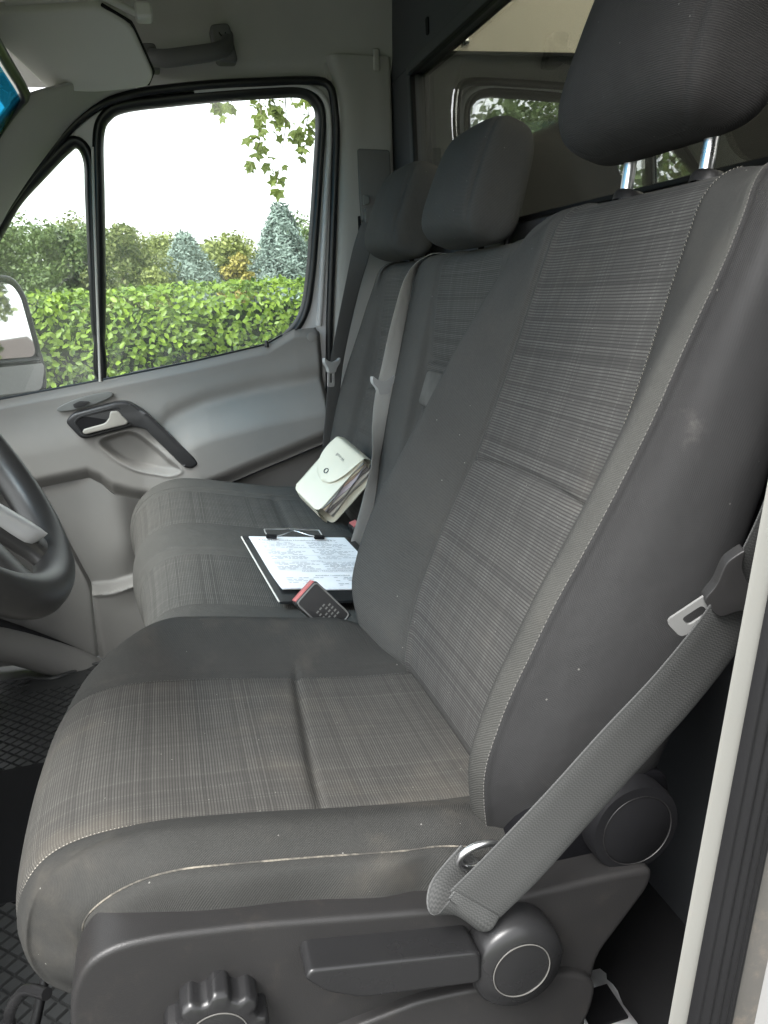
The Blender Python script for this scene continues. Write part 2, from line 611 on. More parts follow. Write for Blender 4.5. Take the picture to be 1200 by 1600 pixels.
m_handle = plastic('handle_black', (0.022, 0.022, 0.023), 0.36, 0.3, 1300)
m_switch = plastic('switch_panel', (0.13, 0.135, 0.13), 0.45, 0.2)
m_tonguegrey = plastic('tongue_grey_plastic', (0.36, 0.365, 0.36), 0.45, 0.1)
m_plate = plastic('pale_steel_plate', (0.36, 0.36, 0.35), 0.25, 0.02, 200, var=0.03, spec=1.0)  # pale base colour stands in for bright reflections on the steel
m_bulk = plastic('bulkhead_dark', (0.055, 0.058, 0.063), 0.6, 0.3, 600)
m_cream = plastic('cargo_panel_cream', (0.62, 0.58, 0.48), 0.8, 0.1, 200, var=0.06)
m_cargodark = plastic('cargo_liner_dark', (0.022, 0.022, 0.021), 0.8, 0.2)
m_red = flat('red_button', (0.40, 0.12, 0.115), 0.4)
m_paper = flat('white_paper', (0.86, 0.87, 0.89), 0.8, 0.1)
m_ink = flat('grey_ink', (0.30, 0.31, 0.33), 0.9, 0.1)
m_inkdark = flat('dark_ink', (0.12, 0.12, 0.13), 0.9, 0.1)
m_board = plastic('clipboard_black', (0.012, 0.013, 0.014), 0.3, 0.2)
m_edge = flat('clipboard_light_edge', (0.55, 0.54, 0.50), 0.5)
m_pouch = plastic('cream_vinyl', (0.66, 0.64, 0.52), 0.38, 0.15, 300, var=0.04)
m_wheel = plastic('steering_wheel_leather', (0.022, 0.0215, 0.021), 0.38, 0.3, 900, var=0.2)
m_silver = plastic('silver_spoke', (0.27, 0.27, 0.265), 0.3, 0.05)
m_glass = glass('veiled_glass', haze=0.12)  # haze mixes pale diffuse into the pane, a painted bright veil over the trees
m_bulkglass = glass('bulkhead_glass', (0.80, 0.80, 0.74), 1.0, 0.012, 2.6)
m_tint = glass('blue_tinted_glass', (0.015, 0.26, 0.46), 0.2)
m_mirror = metal('mirror_glass', (0.85, 0.86, 0.85), 0.02)
m_mirror.node_tree.nodes['Principled BSDF'].inputs['Roughness'].default_value = 0.02
for l_ in list(m_mirror.node_tree.links):
    if l_.to_socket.name == 'Roughness':
        m_mirror.node_tree.links.remove(l_)

def webbing(name, col, hi):
    M = Mat(name, rough=0.6, spec=0.35)
    u, v = M.uv()
    a = ((v * (6.2832 / 0.0025) + (u * (6.2832 / 0.0034)).sin() * 1.2).sin()) * 0.5 + 0.5
    ed = (u - 0.0235).abs().gt(0.0213)
    c = M.mix((a * 0.7 + ed * -0.6).clamp(), col, hi)
    M.color(c)
    M.bump(a, 0.35, 0.0005)
    return M.m
m_web = webbing('belt_webbing_grey', (0.038, 0.039, 0.0385), (0.070, 0.071, 0.069))
m_web2 = webbing('belt_webbing_passenger', (0.075, 0.076, 0.075), (0.125, 0.126, 0.123))
m_web_lit_pale = webbing('belt_webbing_lit_pale', (0.36, 0.36, 0.34), (0.50, 0.50, 0.475))  # lit copy of the webbing: light falling on the belt painted as pale colour
# ================================================================== SETTING OUTSIDE
GZ = -1.05
M = Mat('lawn', rough=0.9)
n1 = M.noise(M.coord(), 1.5, 6)
M.color(M.mix(n1, (0.035, 0.06, 0.015), (0.09, 0.13, 0.035)))
m_grass = M.m
M = Mat('asphalt', rough=0.85)
M.color(M.mix(M.noise(M.coord(), 30.0, 6), (0.05, 0.049, 0.048), (0.11, 0.108, 0.104)))
m_road = M.m
o = mesh_obj('ground', [(-400, -400, GZ), (400, -400, GZ), (400, 400, GZ), (-400, 400, GZ)], [(0, 1, 2, 3)], m_grass, smooth=False)
tag(o, 'green lawn ground around the van', kind='structure')
o = mesh_obj('road', [(-5, -120, GZ + 0.006), (2.9, -120, GZ + 0.006), (2.9, 120, GZ + 0.006), (-5, 120, GZ + 0.006)], [(0, 1, 2, 3)], m_road, smooth=False)
tag(o, 'grey paved lane the van stands on', kind='structure')
o = box('kerb', (2.96, 0, GZ + 0.04), (0.12, 200, 0.16), plastic('concrete_kerb', (0.34, 0.33, 0.31), 0.85, 0.4, 60), bevel=0.01)
tag(o, 'pale concrete kerb along the lane', kind='structure')

# ---- laurel hedge
def leaf_mesh(name, L, W, cup=0.12, nseg=3):
    V = [(0, 0, 0)]
    F = []
    for i in range(1, nseg):
        t = i / nseg
        w = W * math.sin(math.pi * t ** 0.85) * 0.5
        z = -cup * L * (t - 0.5) ** 2
        V += [(-w, t * L, z + w * 0.35), (0, t * L, z), (w, t * L, z + w * 0.35)]
    V.append((0, L, -cup * L * 0.3))
    F += [(0, 2, 1), (0, 3, 2)]
    for i in range(nseg - 2):
        a = 1 + 3 * i
        F += [(a, a + 1, a + 4, a + 3), (a + 1, a + 2, a + 5, a + 4)]
    a = 1 + 3 * (nseg - 2)
    e = len(V) - 1
    F += [(a, a + 1, e), (a + 1, a + 2, e)]
    return np.array(V, float), F

def rand_rot(axis_out, tilt=0.9):
    """random orientation: local Z roughly along axis_out, local Y hanging any way"""
    z = Vector(axis_out) + Vector(rng.normal(size=3)) * tilt * 0.6
    z.normalize()
    y = Vector(rng.normal(size=3))
    y = (y - z * y.dot(z)).normalized()
    x = y.cross(z)
    return np.array([x, y, z]).T

def scatter(name, pts, outs, leafV, leafF, mat, parent, smin=0.7, smax=1.25, tilt=0.9):
    pts = np.asarray(pts, float)
    outs = np.asarray(outs, float)
    n, nl = len(pts), len(leafV)
    Z = outs + rng.normal(size=(n, 3)) * tilt * 0.6
    Z /= np.linalg.norm(Z, axis=1)[:, None]
    Yv = rng.normal(size=(n, 3))
    Yv -= Z * np.sum(Yv * Z, axis=1)[:, None]
    Yv /= np.linalg.norm(Yv, axis=1)[:, None]
    Xv = np.cross(Yv, Z)
    sc = rng.uniform(smin, smax, n)[:, None, None]
    V = pts[:, None] + sc * (leafV[None, :, 0:1] * Xv[:, None] + leafV[None, :, 1:2] * Yv[:, None] + leafV[None, :, 2:3] * Z[:, None])
    me = bpy.data.meshes.new(name)
    flat_ = [i for f in leafF for i in f]
    tot = [len(f) for f in leafF]
    nlp = len(flat_)
    me.vertices.add(n * nl)
    me.vertices.foreach_set('co', V.astype(np.float32).ravel())
    me.loops.add(n * nlp)
    me.loops.foreach_set('vertex_index', (np.arange(n)[:, None] * nl + np.array(flat_)[None]).astype(np.int32).ravel())
    me.polygons.add(n * len(tot))
    st = np.concatenate([[0], np.cumsum(tot)[:-1]])
    me.polygons.foreach_set('loop_start', (np.arange(n)[:, None] * nlp + st[None]).astype(np.int32).ravel())
    me.update(calc_edges=True)
    me.polygons.foreach_set('use_smooth', [True] * len(me.polygons))
    return link(me, name, mat, parent)

m_hedge = leafmat('laurel_leaf', (0.028, 0.080, 0.007), (0.27, 0.40, 0.030), 0.42, 0.3, 5.0)
m_bark = plastic('bark', (0.09, 0.07, 0.05), 0.9, 0.6, 60, var=0.3)
HX = 4.2
hedge = empty('hedge', (HX, 1, GZ), 'clipped bright green laurel hedge filling the view below the window', 'hedge')
HT = 0.615
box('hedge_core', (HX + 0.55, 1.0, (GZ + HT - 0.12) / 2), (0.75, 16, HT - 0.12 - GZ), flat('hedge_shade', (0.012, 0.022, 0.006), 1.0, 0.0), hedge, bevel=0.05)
lv, lf = leaf_mesh('leaf', 0.042, 0.025)
big, rest = [], []
for k in range(80000):
    y = rng.uniform(-4.5, 8.5)
    z = rng.uniform(GZ, HT) if rng.random() > 0.12 else HT + rng.normal() * 0.012
    x = HX + rng.normal() * 0.09 if z < HT - 0.05 else HX + rng.uniform(0, 0.9)
    rest.append((x, y, z))
rest = np.array(rest)
top = rest[:, 2] > HT - 0.05
outs = np.where(top[:, None], np.array([-0.3, 0, 0.9]), np.array([-0.85, 0, 0.5]))
vis = (rest[:, 1] > -0.6) & (rest[:, 1] < 1.3) & (rest[:, 2] > 0.0) & (rest[:, 0] < HX - 0.02)
idx = np.where(vis)[0][:300]
keep = np.ones(len(rest), bool)
keep[idx] = False
o = scatter('foliage', rest[keep], outs[keep], lv, lf, m_hedge, hedge)
tag(o, kind='stuff')
lme = bpy.data.meshes.new('laurel_leaf')
lme.from_pydata([tuple(v) for v in lv], [], lf)
lme.polygons.foreach_set('use_smooth', [True] * len(lme.polygons))
lme.materials.append(m_hedge)
for i in idx:
    o = bpy.data.objects.new('leaf', lme)
    COL.objects.link(o)
    o.parent = hedge
    R_ = rand_rot(outs[i], 0.9)
    s = rng.uniform(0.9, 1.35)
    Mx = Matrix([list(R_[r] * s) + [0] for r in range(3)] + [[0, 0, 0, 1]])
    Mx.translation = Vector(rest[i]) - hedge.location
    o.matrix_local = Mx

# ---- trees behind the hedge
def blob_tree(label, cat, loc, h, rx, mat, n, lsize, trunk=0.12, shape='round', group=None, crown_z0=0.15, name='tree', clumps=26):
    t = empty(name, loc, label, cat, group)
    x, y, z = loc
    rad = np.linspace(trunk, trunk * 0.3, 8)
    pts = np.array([(x + 0.1 * math.sin(i * 1.3), y + 0.1 * math.cos(i * 1.7), z + h * 0.75 * i / 7) for i in range(8)])
    tube('trunk', pts, rad, m_bark, t, 8)
    V, O = [], []
    lv_, lf_ = leaf_mesh('l', lsize * (1.0 if shape == 'cone' else 1.0), lsize * (0.32 if shape == 'cone' else 0.6))
    if shape == 'cone':
        for k in range(n):
            f = rng.random() ** 0.75
            zz = crown_z0 * h + (1 - crown_z0) * h * (1 - f) if False else crown_z0 * h + (1 - crown_z0) * h * (1 - f ** 0.8)
            r = rx * (1 - (zz - crown_z0 * h) / ((1 - crown_z0) * h)) ** 0.8
            a = rng.uniform(0, 2 * math.pi)
            tier = 0.82 + 0.18 * math.sin(a * 7 + zz * 5) + 0.10 * math.sin(zz * 11 + a * 3)
            rr = r * tier * rng.uniform(0.72, 1.05) + 0.05
            V.append((x + rr * math.cos(a), y + rr * math.sin(a), z + zz))
            O.append((math.cos(a), math.sin(a), 0.7))
    else:
        C = []
        for k in range(clumps):
            a = rng.uniform(0, 2 * math.pi)
            f = rng.uniform(crown_z0, 0.95)
            rr = rx * math.sqrt(max(0.05, 1 - ((f - 0.5) / 0.55) ** 2)) * rng.uniform(0.2, 0.9)
            C.append((x + rr * math.cos(a), y + rr * math.sin(a), z + h * f, rng.uniform(0.22, 0.42) * rx))
        for k in range(n):
            c = C[rng.integers(len(C))]
            d = rng.normal(size=3)
            d /= np.linalg.norm(d)
            rr = c[3] * rng.uniform(0.6, 1.12)
            V.append((c[0] + d[0] * rr, c[1] + d[1] * rr, c[2] + d[2] * rr * 0.9))
            O.append((d[0], d[1], d[2] + 0.4))
    scatter('crown', np.array(V), np.array(O), lv_, lf_, mat, t, 0.6, 1.4, 1.2)
    return t
m_t1 = leafmat('dark_green_leaf', (0.040, 0.075, 0.024), (0.14, 0.20, 0.06), 0.5, 0.3, 0.8)
m_t2 = leafmat('olive_leaf', (0.06, 0.09, 0.028), (0.21, 0.24, 0.07), 0.5, 0.3, 0.8)
m_t3 = leafmat('blue_spruce_needle', (0.10, 0.145, 0.12), (0.30, 0.38, 0.33), 0.6, 0.15, 1.2)
m_t4 = leafmat('yellow_leaf', (0.18, 0.16, 0.03), (0.42, 0.37, 0.09), 0.5, 0.3, 1.0)
m_t5 = leafmat('pale_green_leaf', (0.10, 0.13, 0.03), (0.30, 0.34, 0.09), 0.5, 0.3, 1.0)
TG = 'garden trees beyond the hedge'
blob_tree('blue-grey conical spruce in the middle of the passenger window', 'tree', (15, -0.35, GZ), 2.85, 1.40, m_t3, 34000, 0.085, 0.1, 'cone', TG, 0.03, 'spruce_tree')
blob_tree('tall pale blue-green conifer at the right edge of the window', 'tree', (13, -1.85, GZ), 3.08, 1.25, m_t3, 36000, 0.08, 0.1, 'cone', TG, 0.02, 'spruce_tree')
blob_tree('dense dark green broad tree behind the quarter window', 'tree', (16, 3.0, GZ), 3.30, 1.30, m_t1, 16000, 0.085, 0.14, 'round', TG, 0.2, clumps=60)
blob_tree('mid green upright tree just left of the window divider', 'tree', (15, 1.75, GZ), 3.30, 0.85, m_t1, 13000, 0.08, 0.12, 'round', TG, 0.2, clumps=50)
blob_tree('olive green leaning tree just right of the window divider', 'tree', (14, 0.78, GZ), 2.90, 0.80, m_t2, 13000, 0.075, 0.12, 'round', TG, 0.25, clumps=45)
blob_tree('pale yellow-green shrub between the olive tree and the spruce', 'shrub', (12, 0.26, GZ), 2.10, 0.40, m_t5, 5000, 0.06, 0.05, 'round', 'shrubs beyond the hedge', 0.1, 'shrub')
blob_tree('golden yellow shrub beside the tall conifer', 'shrub', (12.5, -0.98, GZ), 2.30, 0.36, m_t4, 5000, 0.06, 0.05, 'round', 'shrubs beyond the hedge', 0.1, 'shrub')
blob_tree('light green bushy tree between spruce and golden shrub', 'tree', (19, -1.3, GZ), 3.05, 1.1, m_t5, 9000, 0.10, 0.1, 'round', TG, 0.1, clumps=40)
for k, (tx, ty, th_) in enumerate(((24, 4.6, 3.9), (25, 2.4, 4.1), (26, 0.2, 3.7), (27, -2.2, 3.55), (26, -4.4, 4.1))):
    blob_tree(('distant mid green tree behind the quarter window, leftmost of the far row', 'distant mid green tree behind the window divider', 'distant green tree behind the olive tree and left of the spruce', 'distant green tree filling the gap right of the spruce', 'distant green tree behind the tall conifer at the window edge')[k],
              'tree', (tx, ty, GZ), th_, 1.5, (m_t1, m_t2, m_t5, m_t5, m_t1)[k], 9000, 0.11, 0.12, 'round', TG, 0.1, clumps=50)
blob_tree('large dark tree off to the left, seen mirrored in the bulkhead glass', 'tree', (14, 6.5, GZ), 4.8, 2.3, m_t1, 12000, 0.16, 0.2, 'round', TG, 0.1, clumps=70)
blob_tree('large olive tree farthest left, seen mirrored in the bulkhead glass', 'tree', (14, 11.5, GZ), 6.0, 3.0, m_t2, 13000, 0.20, 0.2, 'round', TG, 0.1, clumps=80)

# ---- overhanging branch with lobed leaves
m_maple = leafmat('maple_leaf', (0.08, 0.12, 0.02), (0.24, 0.29, 0.07), 0.5, 0.5, 4.0)
br = empty('overhanging_branch', (3.5, -0.7, 1.9), 'thin overhanging branch of lobed green leaves at the window top right', 'branch')
mv, mf = [(0, 0, 0)], []
for i in range(10):
    a = -0.5 * math.pi + (i + 0.5) / 10 * 2 * math.pi
    r = (0.037 if i % 2 else 0.024) * (1.15 if i in (5,) else 1)
    mv.append((r * math.cos(a), r * math.sin(a) + 0.012, -0.010 * (i % 2)))
for i in range(10):
    mf.append((0, 1 + i, 1 + (i + 1) % 10))
mme = bpy.data.meshes.new('lobed_leaf')
mme.from_pydata(mv, [], mf)
mme.materials.append(m_maple)
strands = [[(3.5, -0.12, 1.62), (3.5, -0.10, 1.50), (3.5, -0.13, 1.42)],
           [(3.5, -0.30, 1.65), (3.5, -0.33, 1.45), (3.48, -0.31, 1.30), (3.5, -0.285, 1.235)],
           [(3.5, -0.45, 1.65), (3.52, -0.46, 1.42), (3.5, -0.42, 1.25), (3.5, -0.37, 1.07)],
           [(3.5, -0.56, 1.65), (3.52, -0.58, 1.45), (3.5, -0.54, 1.32), (3.5, -0.51, 1.20)],
           [(3.5, -0.66, 1.65), (3.52, -0.66, 1.45), (3.5, -0.63, 1.33)],
           [(3.5, -0.40, 1.66), (3.5, -0.38, 1.50), (3.5, -0.40, 1.38)],
           [(3.5, -0.20, 1.64), (3.5, -0.20, 1.50), (3.5, -0.17, 1.44)]]
for st in strands:
    P_ = spline(st, 14)
    tube('twig', P_, np.linspace(0.0035, 0.0012, 14), m_bark, br, 5)
    dens = [0.4, 1.0, 1.0, 1.3, 1.3, 1.2, 0.5][strands.index(st)]
    for k in range(int(24 * dens)):
        p = P_[rng.integers(3, 14)]
        o = bpy.data.objects.new('leaf', mme)
        COL.objects.link(o)
        o.parent = br
        R_ = rand_rot((-0.8, 0, 0.4), 1.0)
        s = rng.uniform(0.55, 1.05)
        Mx = Matrix([list(R_[r] * s) + [0] for r in range(3)] + [[0, 0, 0, 1]])
        Mx.translation = Vector(p) + Vector(rng.normal(size=3) * 0.035) - br.location
        o.matrix_local = Mx
tube('bough', spline([(3.9, -1.6, 2.0), (3.6, -1.0, 1.80), (3.5, -0.6, 1.66), (3.5, -0.1, 1.63)], 16), np.linspace(0.02, 0.006, 16), m_bark, br, 7)
# ================================================================== CAB SHELL
FZ = -0.45
cab = lambda *a: None
m_floor = plastic('cab_floor_black', (0.018, 0.018, 0.019), 0.6, 0.4, 300, dirt=0.05)
o = box('cab_floor', (0.5, 0.3, FZ - 0.03), (1.95, 1.5, 0.06), m_floor, bevel=0.01)
tag(o, 'black cab floor under the seats', kind='structure')

# ---- headliner: cant panel over the passenger door, roof, front header
cant = [(1.375, 1.035), (1.36, 1.06), (1.34, 1.10), (1.325, 1.18), (1.30, 1.28), (1.25, 1.37), (1.12, 1.43), (0.6, 1.46), (-0.10, 1.44), (-0.36, 1.36), (-0.42, 1.24), (-0.44, 1.12)]
cs = spline(cant, 60)
ys = np.linspace(0.78, -0.40, 30)
G = np.array([[(x, y, z) for x, z in cs] for y in ys])
# the front of the lining curves down to the windscreen header
for i, y in enumerate(ys):
    k = sstep(y, 0.42, 0.78)
    G[i, :, 2] -= 0.22 * k * sstep(G[i, :, 2], 1.06, 1.40)
headliner = grid_obj('headliner', G, m_liner)
tag(headliner, 'grey cloth roof lining of the cab', kind='structure')

# ---- door opening coordinates (y, z) on the tilted door plane
def Pd(y, z, off=0.0):
    return (1.42 - 0.09 * (z - 0.35) - off, y, z)

# ---- B pillar trim on the passenger side
pill = empty('cab_side_wall', (1.38, -0.3, FZ), 'grey pillar trim between passenger door and bulkhead', kind='structure')
rows = []
for z in np.linspace(FZ, 1.10, 40):
    fr_y = np.interp(z, [-0.5, 0.10, 0.418, 0.738, 0.97, 1.03, 1.10], [-0.150, -0.150, -0.168, -0.200, -0.222, -0.214, -0.190])
    x0 = 1.42 - 0.09 * (z - 0.35)
    rows.append([(x0 + 0.03, fr_y + 0.004, z), (x0 + 0.004, fr_y + 0.001, z), (x0 - 0.022, fr_y - 0.010, z), (x0 - 0.030, fr_y - 0.026, z), (x0 - 0.030, fr_y - 0.05, z),
                 (x0 - 0.026, -0.30 if fr_y > -0.24 else -0.30, z), (x0 - 0.022, -0.345, z), (x0 - 0.010, -0.366, z), (x0 + 0.06, -0.372, z), (x0 + 0.16, -0.374, z)])
G = np.array([spline(r, 40) for r in rows])
grid_obj('pillar_trim', G, m_pillar, pill)
# upper trim cap edge
prism('upper_trim_panel', round_poly([(-0.196, 1.055), (-0.186, 1.10), (-0.30, 1.128), (-0.366, 1.136), (-0.366, 1.02), (-0.222, 1.02)], 0.01),
      lambda a, b, h: (1.36 - 0.09 * (b - 1.05) - h, a, b), 0.0, 0.012, m_pillar, pill, 0.004)
o = prism('coat_hook', round_poly([(-0.315, 1.065), (-0.315, 1.118), (-0.334, 1.118), (-0.334, 1.065)], 0.008), lambda a, b, h: (1.345 - h, a, b), 0.0, 0.020, m_pillar, pill, 0.006)
# belt height cover
prism('belt_height_cover', round_poly([(-0.262, 0.885), (-0.350, 0.880), (-0.350, 0.70), (-0.262, 0.705)], 0.008), lambda a, b, h: (1.352 - h, a, b), 0.0, 0.014, m_coverdark, pill, 0.003)
o = prism('belt_slot', round_poly([(-0.256, 0.72), (-0.262, 0.72), (-0.262, 0.655), (-0.256, 0.655)], 0.002), lambda a, b, h: (1.362 - h, a, b), 0.0, 0.012, m_dark, pill)
o = prism('height_button', round_poly([(-0.268, 0.770), (-0.284, 0.765), (-0.284, 0.748), (-0.268, 0.745)], 0.003), lambda a, b, h: (1.340 - h, a, b), 0.0, 0.012, m_switch, pill, 0.003)
prism('belt_guide', round_poly([(-0.268, 0.738), (-0.34, 0.728), (-0.34, 0.712), (-0.268, 0.700)], 0.004), lambda a, b, h: (1.338 - h, a, b), 0.0, 0.018, m_coverdark, pill, 0.004)

# ---- A pillar trim: lofted from the door seal edge to the windscreen edge
edge_door = [(0.93, 0.30), (0.80, 0.50), (0.665, 0.690), (0.587, 0.79), (0.50, 0.885), (0.427, 0.955), (0.35, 1.004), (0.275, 1.026)]
edge_in = [(1.30, 1.05, 0.22), (1.26, 0.93, 0.45), (1.19, 0.755, 0.66), (1.155, 0.665, 0.78), (1.125, 0.575, 0.885), (1.105, 0.512, 0.950), (1.18, 0.42, 1.00), (1.28, 0.34, 1.05)]
ed = spline(edge_door, 30)
ei = spline(edge_in, 30)
G = []
for (y, z), e in zip(ed, ei):
    a = np.array(Pd(y, z, -0.01))
    b = np.array(Pd(y, z, 0.025))
    e = np.array(e)
    mid = b * 0.5 + e * 0.5 + np.array([-0.028, -0.02, 0.012])
    G.append(spline([a, b, b * 0.82 + mid * 0.18 + np.array([-0.01, -0.006, 0]), mid, e, e + np.array([0.015, 0.02, 0.0])], 26))
grid_obj('pillar_trim', np.array(G), m_pillar, pill)

# ---- windscreen corner with tint and black border
wsP = [(1.29, 1.06, 0.22), (1.25, 0.95, 0.45), (1.185, 0.77, 0.66), (1.15, 0.675, 0.78), (1.12, 0.575, 0.895), (1.108, 0.530, 0.940), (1.095, 0.508, 0.957), (1.05, 0.506, 0.964), (0.95, 0.508, 0.97), (0.5, 0.515, 0.98), (-0.30, 0.56, 0.97)]
W_ = spline(wsP, 40)
wsc = empty('windscreen', (0.5, 0.9, 0.3), 'corner of the windscreen with blue tinted top band', kind='structure')
fwd = np.array([0.0, 0.45, -0.60])
G = np.array([[p + fwd * t for t in np.linspace(0.02, 1.2, 8)] for p in W_])
grid_obj('glass', G, m_glass, wsc)
# printed tint band along the top of the screen
ti = np.where(W_[:, 2] > 0.62)[0]
G = np.array([[W_[i] + fwd * t + np.array([0, -0.004, -0.003]) for t in np.linspace(0.02, 0.30, 5)] for i in ti])
grid_obj('tint_band', G, m_tint, wsc)
tube('black_border', W_ + np.array([-0.004, -0.006, -0.004]), 0.011, m_seal, wsc, 8)
# header panel between windscreen and roof lining
hd = np.array([[p * (1 - t) + np.array([p[0] * 0.98 + 0.02, 0.52, 1.26]) * t + np.array([0, 0.06 * math.sin(math.pi * t), 0.0]) for t in np.linspace(0, 1, 10)] for p in W_[18:]])
grid_obj('header_lining', hd, m_liner, headliner)

# ---- bulkhead behind the seats
BY = -0.37
bulk = empty('bulkhead', (0.5, BY, FZ), 'dark bulkhead wall behind the seats with a wide window', kind='structure')
def bb(name, x0, x1, z0, z1, t, mat, y=BY, bev=0.004):
    return box(name, ((x0 + x1) / 2, y - t / 2, (z0 + z1) / 2), (x1 - x0, t, z1 - z0), mat, bulk, bevel=bev)
bb('lower_panel', -0.62, 1.62, FZ - 0.02, 0.58, 0.03, m_bulk)
bb('upper_panel', -0.62, 1.62, 1.045, 1.50, 0.03, m_bulk)
bb('side_panel', 1.19, 1.62, 0.58, 1.045, 0.03, m_bulk)
bb('window_rail', -0.62, 1.19, 0.58, 0.628, 0.05, m_bulk, BY + 0.012, 0.008)
bb('window_rail', -0.62, 1.19, 1.020, 1.045, 0.05, m_bulk, BY + 0.014, 0.006)
bb('window_rail', 1.160, 1.19, 0.628, 1.020, 0.05, m_bulk, BY + 0.013, 0.006)
bb('glass', -0.60, 1.165, 0.626, 1.022, 0.006, m_bulkglass, BY - 0.008, 0)
bb('window_rubber', -0.60, 1.160, 0.628, 0.636, 0.012, m_rubber, BY + 0.016, 0.003)
bb('window_rubber', -0.60, 1.160, 1.011, 1.020, 0.012, m_rubber, BY + 0.016, 0.003)
bb('window_rubber', 1.149, 1.160, 0.636, 1.011, 0.012, m_rubber, BY + 0.016, 0.003)
bb('trim_strip', -0.60, 1.15, 0.565, 0.590, 0.016, plastic('grey_rail', (0.10, 0.105, 0.11), 0.5), BY + 0.030, 0.004)
prism('slot', round_poly([(1.045, 1.07), (1.062, 1.07), (1.062, 1.105), (1.045, 1.105)], 0.006), lambda a, b, h: (a, BY + h, b), 0.0, 0.003, m_dark, bulk)
# side wall in the dark corner between pillar and bulkhead, and outer skin
o = box('corner_post', (1.60, -0.39, 0.45), (0.06, 0.10, 1.9), m_dark, bulk)

# ---- cargo box seen through the bulkhead window
cargo = empty('cargo_box', (0.4, -2.2, FZ), 'pale lined cargo box behind the bulkhead window', kind='structure')
def cb(name, c, s, mat): return box(name, c, s, mat, cargo)
cb('upper_wall_panel', (1.42, -1.85, 1.62), (0.02, 2.90, 0.98), m_cream)
cb('lower_wall_panel', (1.425, -1.85, 0.32), (0.02, 2.90, 1.64), m_cargodark)
cb('wall_joint', (1.405, -1.85, 1.130), (0.012, 2.9, 0.008), m_dark)
cb('left_wall_panel', (-0.62, -1.85, 0.80), (0.02, 2.9, 2.6), m_cargodark)
cb('rear_wall_panel', (0.4, -3.30, 0.80), (2.06, 0.02, 2.6), m_cargodark)
cb('cargo_floor', (0.4, -1.90, FZ - 0.06), (2.06, 2.8, 0.04), m_cargodark)
mt = Mat('translucent_roof', rough=0.8, color=(0.8, 0.8, 0.76))
tb = mt.new('ShaderNodeBsdfTranslucent')
tb.inputs[0].default_value = (0.85, 0.84, 0.78, 1)
mt.nt.links.new(tb.outputs[0], mt.nt.nodes['Material Output'].inputs[0])
mesh_obj('roof_panel', [(-0.63, -3.3, 2.12), (1.43, -3.3, 2.12), (1.43, -0.38, 2.12), (-0.63, -0.38, 2.12)], [(0, 1, 2, 3)], mt.m, cargo, smooth=False)
cb('front_wall_panel', (0.4, -0.41, 1.81), (2.06, 0.02, 0.62), m_cargodark)
disc('rivet', (1.409, -0.60, 1.160), (-1, 0, 0), [(0.012, 0), (0.012, 0.003), (0.009, 0.006), (0.0005, 0.007)], m_tongue, cargo, 16)

# ---- driver side door jamb (right edge of the picture)
jamb = empty('door_jamb', (-0.45, 0.0, FZ), 'grey painted driver door jamb with black rubber seal', kind='structure')
jz = np.array([-0.45, -0.25, 0.008, 0.113, 0.21, 0.315, 0.372, 0.411, 0.60, 0.80, 1.00, 1.15])
jy = np.array([0.058, 0.036, 0.003, -0.010, -0.023, -0.036, -0.044, -0.049, -0.075, -0.115, -0.165, -0.22])
zz = np.linspace(-0.45, 1.15, 60)
yy = np.array([np.interp(z, jz, jy) for z in zz])
ker = np.ones(7) / 7
yy = np.convolve(np.pad(yy, 3, mode='edge'), ker, mode='valid')
def jrow(pts, seg):
    return np.array([spline([(x, y0 + dy, z) for x, dy in pts], seg) for z, y0 in zip(zz, yy)])
# profile points: x towards cabin, dy behind the edge
grid_obj('flange', jrow([(-0.405, -0.060), (-0.425, -0.032), (-0.438, -0.011), (-0.4445, -0.0015), (-0.4462, -0.0012), (-0.4485, -0.006), (-0.4505, -0.012)], 60), m_jamb, jamb)
sealp = []
for t in np.linspace(0, 1, 60):
    sealp.append((-0.4525 - 0.010 * math.sin(math.pi * t) ** 0.6 - 0.0016 * math.sin(t * 6 * math.pi) ** 2, -0.010 - 0.038 * t))
grid_obj('rubber_seal', np.array([[(x, y0 + dy, z) for x, dy in sealp] for z, y0 in zip(zz, yy)]), m_rubber, jamb)
grid_obj('jamb_channel', jrow([(-0.450, -0.046), (-0.453, -0.050), (-0.4545, -0.060), (-0.456, -0.068)], 12), m_jambdirt, jamb)
grid_obj('body_panel', jrow([(-0.454, -0.066), (-0.460, -0.072), (-0.475, -0.080), (-0.50, -0.096), (-0.52, -0.14), (-0.53, -0.30)], 24), m_white, jamb)
# inner post behind the seat, coloured near black for the deep gap's shade
grid_obj('inner_post', jrow([(-0.405, -0.060), (-0.392, -0.09), (-0.388, -0.14), (-0.39, -0.25), (-0.40, -0.42)], 20), m_dark, jamb)
o = box('sill', (-0.46, 0.45, FZ - 0.02), (0.10, 1.0, 0.06), m_dark, jamb, bevel=0.01)

# ---- white bag on the floor behind the driver's seat
bag = empty('plastic_wrapper', (-0.12, -0.14, FZ), 'crumpled white plastic wrapper on the floor behind the driver seat', 'wrapper')
ng = 14
G = np.zeros((ng, ng, 3))
for i in range(ng):
    for j in range(ng):
        a, b = i / (ng - 1), j / (ng - 1)
        G[i, j] = (-0.05 - 0.13 * b + rng.normal() * 0.002, -0.06 - 0.12 * a + rng.normal() * 0.002, -0.40 + 0.05 * math.sin(3.1 * a) * math.sin(3.1 * b) + rng.normal() * 0.002)
grid_obj('sheet', G, flat('white_film', (0.72, 0.73, 0.74), 0.3), bag)
box('black_label', (-0.14, -0.125, -0.352), (0.05, 0.05, 0.004), m_dark, bag, bevel=0.001)

